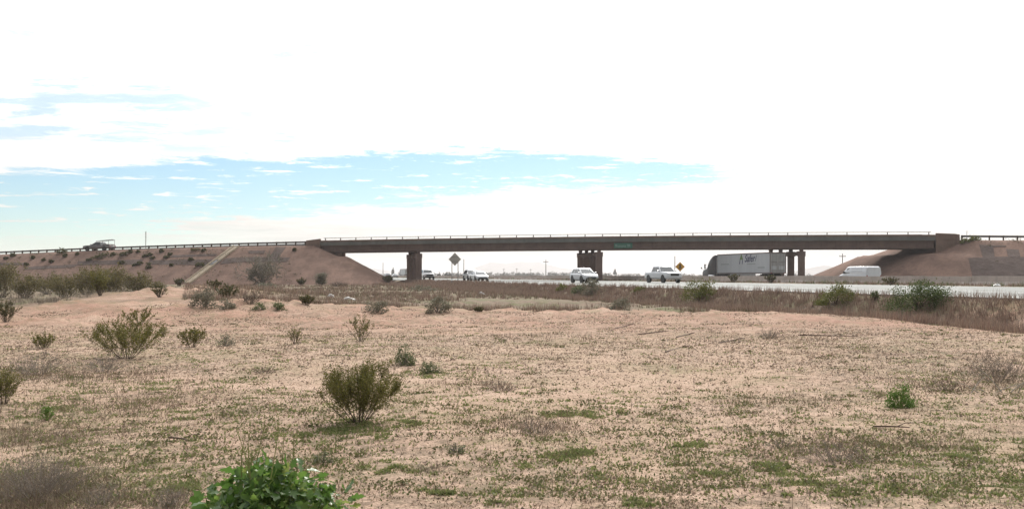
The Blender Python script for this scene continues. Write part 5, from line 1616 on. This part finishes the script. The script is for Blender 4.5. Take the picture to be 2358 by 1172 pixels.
# dead straw, twigs and crumbs lying on the sand
n = 110000
qx = rg.uniform(-30, 2390, n); yy = 5.6 + 30 * rg.random(n) ** 1.25
xx = (qx - CX) / FPX * yy
kp = fbm(xx * 0.35 + 31, yy * 0.35, 4) > rg.uniform(-0.32, 0.12, n); xx, yy = xx[kp], yy[kp]
V, F = blades(rg, xx, yy, H(xx, yy) + 0.004, rg.uniform(0.002, 0.014, len(xx)) * (1 + yy / 25), 0.006 + 0.0009 * yy, 5.0)
tag(mk("straw_litter", V, F, M["straw"]), "dead straw and crumbs strewn over the sand", "litter", kind="stuff")
n = 70000
qx = rg.uniform(-30, 2390, n); yy = np.where(rg.random(n) < 0.45, rg.uniform(15, 39, n), 5.6 + 33 * rg.random(n) ** 1.15); xx = (qx - CX) / FPX * yy
kp = fbm(xx * 0.5 + 11, yy * 0.5 + 60, 4) > rg.uniform(-0.30, 0.16, n); xx, yy = xx[kp], yy[kp]; n = len(xx)
r_ = np.minimum(rg.gamma(2.0, 0.0045, n), 0.016) * (1 + yy / 22) + 0.003; zz = H(xx, yy) - 0.002
ph = rg.uniform(0, 2 * np.pi, n); cor = []
for k in range(4):
    a_ = ph + k * np.pi / 2 + rg.uniform(-0.5, 0.5, n); q_ = r_ * rg.uniform(0.6, 1.2, n)
    cor.append(np.stack([xx + np.cos(a_) * q_, yy + np.sin(a_) * q_, zz], 1))
cor.append(np.stack([xx + rg.normal(0, 0.25, n) * r_, yy + rg.normal(0, 0.25, n) * r_, zz + r_ * rg.uniform(0.5, 1.1, n)], 1))
V = np.stack(cor, 1).reshape(-1, 3); b5 = np.arange(n)[:, None] * 5
F = np.stack([b5 + np.array([[k, (k + 1) % 4, 4]]) for k in range(4)], 1).reshape(-1, 3)
tag(mk("pebbles", V, F, M["pebble"]), "pebbles and dirt clods scattered over the sand", "pebbles", kind="stuff")
# thin dry grass standing in loose swaths
n = 90000
qx = rg.uniform(-40, 2400, n); qy = 742 + 450 * rg.random(n); yy = np.minimum(EYE * FPX / (qy - HOR), 36); xx = (qx - CX) / FPX * yy
dens = np.full(n, 0.06)
for (px_, py_, rx, ry, k_) in [(60, 862, 200, 24, .7), (60, 1010, 230, 40, .6), (40, 1130, 240, 60, .8), (395, 1155, 90, 26, .6), (1930, 1050, 200, 32, .6), (2290, 860, 170, 44, .9), (2150, 890, 150, 34, .6), (1230, 990, 120, 24, .5), (1130, 893, 110, 14, .5),
                               (300, 925, 260, 60, .5), (2200, 1000, 200, 60, .35), (1850, 790, 260, 30, .5), (1330, 775, 340, 26, .35), (960, 780, 240, 22, .35), (240, 870, 180, 24, .7), (1830, 925, 120, 18, .5), (680, 790, 200, 22, .3)]:
    dens = np.maximum(dens, 1.7 * k_ * np.exp(-((qx - px_) / rx) ** 2 - ((qy - py_) / ry) ** 2))
rag_ = np.clip((fbm(xx * 0.9 + 5, yy * 0.9, 5, 0.65) + 0.16) / 0.3, 0.05, 1.3)
kp = rg.random(n) < dens * rag_; x, y = xx[kp], yy[kp]
x = (x[:, None] + rg.normal(0, 0.045, (len(x), 3))).ravel(); y = (y[:, None] + rg.normal(0, 0.045, (len(y), 3))).ravel()
V, F = blades(rg, x, y, H(x, y), np.minimum(rg.gamma(1.7, 0.022, len(x)) + 0.008, 0.17), 0.0028 + 0.00042 * y, 1.4)
tag(mk("dry_grass", V, F, M["dry_tan"]), "thin dry grass scattered in loose swaths on the sand", "grass", kind="stuff")
# dry brush: roadside ditch, verge, and the flat before the embankment
def brush(n, pick, hlo, hhi, wid, mat, name, label, lean=0.6):
    x, y = pick(n)
    k = max(1, len(x))
    cl = rg.normal(0, 0.10, (2, len(x), 9)); 
    x = (x[:, None] + cl[0]).ravel(); y = (y[:, None] + cl[1]).ravel()
    hh = rg.uniform(hlo, hhi, len(x)) * (0.75 + 0.5 * np.clip(fbm(x * 0.4, y * 0.4, 3) + 0.5, 0, 1))
    V, F = blades(rg, x, y, H(x, y), hh, wid * (0.5 + y / 55), lean)
    tag(mk(name, V, F, M[mat]), label, "brush", kind="stuff")


def pick_ditch(n):
    y = 22 + 150 * rg.random(n) ** 1.7; c = rg.uniform(20.7, 28.4, n)
    x = c - SLOPE * y; kp = (c > 20.6 + 0.8 * fbm(y * 0.3, c, 2)) & (c < 28.6) & (fbm(x * 0.5, y * 0.5 + 7, 3) > -0.34)
    return x[kp], y[kp]


def pick_flat(n):
    y = 39.5 + 115 * rg.random(n) ** 1.7; px_ = rg.uniform(430, 1750, n); x = (px_ - CX) / FPX * y
    c = x + SLOPE * y
    kp = (c < 27) & (fbm(x * 0.16, y * 0.10 + 2, 3) > rg.uniform(-0.16, 0.08, len(x)))
    return x[kp], y[kp]


def pick_left(n):
    y = 44 + 100 * rg.random(n) ** 1.5; px_ = rg.uniform(-60, 470, n); x = (px_ - CX) / FPX * y
    kp = fbm(x * 0.3, y * 0.2 + 2, 3) > rg.uniform(-0.1, 0.2, len(x)); kp &= np.abs(x + 17.5) > 2.6
    return x[kp], y[kp]


brush(13000, pick_ditch, 0.12, 0.44, 0.022, "dry", "dry_brush", "reddish dry brush filling the roadside ditch")
brush(6500, pick_flat, 0.12, 0.42, 0.022, "dry", "dry_brush", "brown dry brush patches on the flat before the overpass")
brush(4200, pick_flat, 0.08, 0.25, 0.022, "weed", "green_weeds", "low grey-green weeds on the flat before the overpass")
brush(1700, pick_left, 0.10, 0.35, 0.022, "dry_grey", "dry_brush", "grey dry weeds on the ground left of the mound")
def pick_med(n):
    y = 62 + 330 * rg.random(n) ** 1.6; c = rg.uniform(56.9, 61.8, n); x = c - SLOPE * y
    kp = fbm(x * 0.2, y * 0.2 + 5, 3) > rg.uniform(-0.12, 0.12, n)
    return x[kp], y[kp]


brush(2600, pick_med, 0.08, 0.38, 0.020, "dry", "median_weeds", "dry weeds growing along the median barrier")
brush(700, pick_med, 0.12, 0.50, 0.022, "sage_green", "median_weeds", "greenish weeds growing along the median barrier")
def pick_far_(n):
    y = 175 + 700 * rg.random(n) ** 1.5; px_ = rg.uniform(740, 2100, n); x = (px_ - CX) / FPX * y; c = x + SLOPE * y
    kp = ((c < 26) | (c > 90)); return x[kp], y[kp]


brush(4200, pick_far_, 0.3, 1.1, 0.030, "dry", "desert_scrub", "hazy desert scrub on the plain beyond the overpass")

# sticks on the sand
for k, (x0, y0, x1, y1, pale) in enumerate([(1416, 758, 1462, 747, 0), (1470, 771, 1540, 764, 0), (1558, 778, 1600, 768, 0), (1655, 791, 1715, 781, 0), (1532, 812, 1585, 799, 0), (2010, 986, 2095, 991, 0), (388, 1012, 430, 1021, 0), (345, 735, 425, 742, 0), (1838, 773, 1975, 777, 0)]):
    a = np.array(on(x0, y0, zmax=60)); b = np.array(on(x1, y1, zmax=60)); mid = (a + b) / 2 + np.array([0.05, 0.03, 0.03])
    P_ = bez(a + [0, 0, 0.02], mid, b + [0, 0, 0.03], 6)
    r_ = 0.006 + 0.0004 * a[1]
    sv, sf = tubes([P_, bez(P_[3], P_[3] + np.array([0.08, 0.02, 0.05]), P_[3] + np.array([0.16, -0.03, 0.04]), 3)], [(r_, r_ * 0.5), (r_ * 0.5, r_ * 0.3)], 5)
    loc_ = (a + b) / 2
    o = mk("fallen_stick", sv - loc_, sf, M["stick"]); o.location = loc_
    lab = ["short dark stick on the crest, uppermost of the sticks", "longest dark stick lying across the crest", "dark stick right of the longest one", "thick dark stick on the right of the crest", "tilted dark stick below the others",
           "long thin stick on the lower right sand", "forked stick on the sand at lower left", "dark stick at the foot of the dirt mound", "very long thin stick beside the dead sprig on the crest"][k]
    tag(o, lab, "stick", "sticks lying on the sand")
pb = np.array(on(2290, 905)); rg2 = np.random.default_rng(5); paths, rad = [], []
for k in range(7):
    d_ = np.array([rg2.uniform(-0.8, 0.5), rg2.uniform(-0.2, 0.2), rg2.uniform(0.05, 0.35)]); paths.append(bez(np.array([0.1 * k - 0.3, 0, 0.0]), d_ * 0.5 + np.array([0.1 * k - 0.3, 0, 0.06]), d_ + np.array([0.1 * k - 0.3, 0, 0]), 5)); rad.append((0.008, 0.004))
sv, sf = tubes(paths, rad, 4); o = mk("fallen_branch", sv, sf, M["stick_pale"]); o.location = pb
tag(o, "bleached fallen branch on the right sand below the dead brush", "branch")

# white bags
def bag(px, py, w, h, lab, seed):
    rg = np.random.default_rng(seed); x, y, z = on(px, py)
    ww, hh = 0.78 * w / FPX * y, 0.8 * h / FPX * y
    V, F = [], []; nu, nv = 18, 9
    for j in range(nv + 1):
        el = math.pi / 2 * j / nv
        for i in range(nu):
            ph = 2 * math.pi * i / nu
            r_ = 1 + 0.28 * math.sin(3 * ph + seed) * math.cos(el) + 0.16 * math.sin(7 * ph + 3 * el) + rg.uniform(-0.06, 0.06)
            V.append((ww / 2 * r_ * math.cos(ph) * math.cos(el), ww / 3 * r_ * math.sin(ph) * math.cos(el), hh * math.sin(el) * (0.8 + 0.25 * math.cos(ph + seed)) - 0.02))
    for j in range(nv):
        for i in range(nu): F.append((j * nu + i, j * nu + (i + 1) % nu, (j + 1) * nu + (i + 1) % nu, (j + 1) * nu + i))
    o = mk("plastic_bag", V, F, M["bag"], None, True); o.location = (x, y, z); tag(o, lab, "bag", "white litter bags")


bag(760, 684, 20, 11, "crumpled white bag on the flat, leftmost", 1)
bag(803, 691, 32, 11, "long white bag lying right of the crumpled one", 2)
bag(1110, 678, 17, 9, "rounded white bag alone below the sedan", 3)
Z_ = 56.9 / ((2297 - CX) / FPX + SLOPE)
bag(2297, HOR + (EYE - 0.68) * FPX / Z_, 22, 9, "white scrap on the far road edge at right", 5)

# ------------------------------------------------------------------ far plain: trees, building, mountains, air
def far_tree(px, Z, hpx, wpx, lab, seed, grp=None):
    rg = np.random.default_rng(seed); x = (px - CX) / FPX * Z; h = hpx / FPX * Z; w = wpx / FPX * Z
    root = empty("distant_tree", (x, Z, float(H(x, Z)))); tag(root, lab, "tree", grp)
    sv, sf, lv, lf = dome(rg, h * 0.75, w, 420, h * 0.13, 22)
    lv = lv + np.array([0, 0, h * 0.25]); mk("crown", lv, lf, M["far_tree"], root)
    MB().tube((0, 0, -0.3), (0, 0, h * 0.6), h * 0.035, h * 0.02, 6).build("trunk", M["pole_wood"], root)


far_tree(1011, 640, 13, 10, "small round distant tree left of the diamond sign posts", 1)
far_tree(1028, 640, 14, 9, "taller distant tree between round tree and sign posts", 2)
far_tree(1036, 660, 12, 7, "slim distant tree touching the sign post", 3)
far_tree(1064, 600, 9, 16, "low distant tree left of the silver car", 4)
far_tree(905, 900, 22, 7, "tall slim distant tower, modelled as a tree, left of the first pier", 5)  # a far tower, given a made-up leafy crown and trunk
far_tree(1416, 1200, 18, 8, "distant tree just right of the middle pier", 6)
rg = np.random.default_rng(91)
TV, TF, b = [], [], 0
for k in range(520):
    Z_ = rg.uniform(1100, 2600); px_ = rg.uniform(640, 2250); hp = rg.uniform(4, 9) * (1.25 if 1000 < px_ < 1400 else 0.85)
    h = hp / FPX * Z_; w = h * rg.uniform(1.0, 2.6); x = (px_ - CX) / FPX * Z_
    _, _, lv, lf = dome(rg, h, w, 46, h * 0.42, 9)
    TV.append(lv + np.array([x, Z_, float(H(x, Z_))])); TF.append(lf + b); b += len(lv)
tag(mk("treeline", np.concatenate(TV), np.concatenate(TF), M["far_tree"]), "hazy line of trees along the horizon", "trees", kind="stuff")


def mountain(name, pts, Z, depth):
    """ridge with real depth: pts = (photo column, photo row of the crest)"""
    xs = np.array([(p[0] - CX) / FPX * Z for p in pts]); hs = np.array([max(0.0, (HOR - p[1]) / FPX * Z) for p in pts])
    gx_ = np.linspace(xs[0], xs[-1], 160); crest = np.interp(gx_, xs, hs)
    gy_ = np.linspace(-1, 1, 25)
    XX, YY = np.meshgrid(gx_, gy_)
    prof = np.clip(1 - np.abs(YY), 0, 1) ** 0.9
    ZZ = crest[None] * prof * (1 + 0.45 * fbm(XX / 260 + 3, YY * 3, 4)) - 2
    n0 = len(gx_); ii = np.arange(XX.size).reshape(XX.shape)
    q = np.stack([ii[:-1, :-1], ii[:-1, 1:], ii[1:, 1:], ii[1:, :-1]], -1).reshape(-1, 4)
    o = mk(name, np.stack([XX, Z + YY * depth, ZZ], -1).reshape(-1, 3), q, M["rock"], None, True); tag(o, kind="structure")


mountain("mountains", [(1790, 634), (1830, 622), (1862, 619), (1878, 612), (1900, 608), (1916, 613), (1940, 620), (1990, 626), (2100, 634)], 4300, 500)
mountain("mountains", [(1040, 634), (1095, 614), (1130, 603), (1165, 607), (1200, 601), (1240, 604), (1290, 615), (1340, 620), (1420, 626), (1560, 634)], 6200, 700)
mountain("mountains", [(700, 634), (800, 622), (850, 616), (880, 620), (930, 627), (1000, 634)], 5600, 600)

bpy.ops.mesh.primitive_cube_add(size=1, location=(0, 5400, 43))
hz = bpy.context.object; hz.name = "haze"; hz.scale = (22400, 11400, 94)
hm, hh_, ho = new_mat("dusty_air")
pv = hh_.n("ShaderNodeVolumePrincipled")
pv.inputs["Color"].default_value = (0.95, 0.95, 0.97, 1); pv.inputs["Density"].default_value = 0.00017; pv.inputs["Anisotropy"].default_value = 0.25
hh_.t.links.new(pv.outputs[0], ho.inputs["Volume"])
hz.data.materials.append(hm)
tag(hz, kind="stuff")
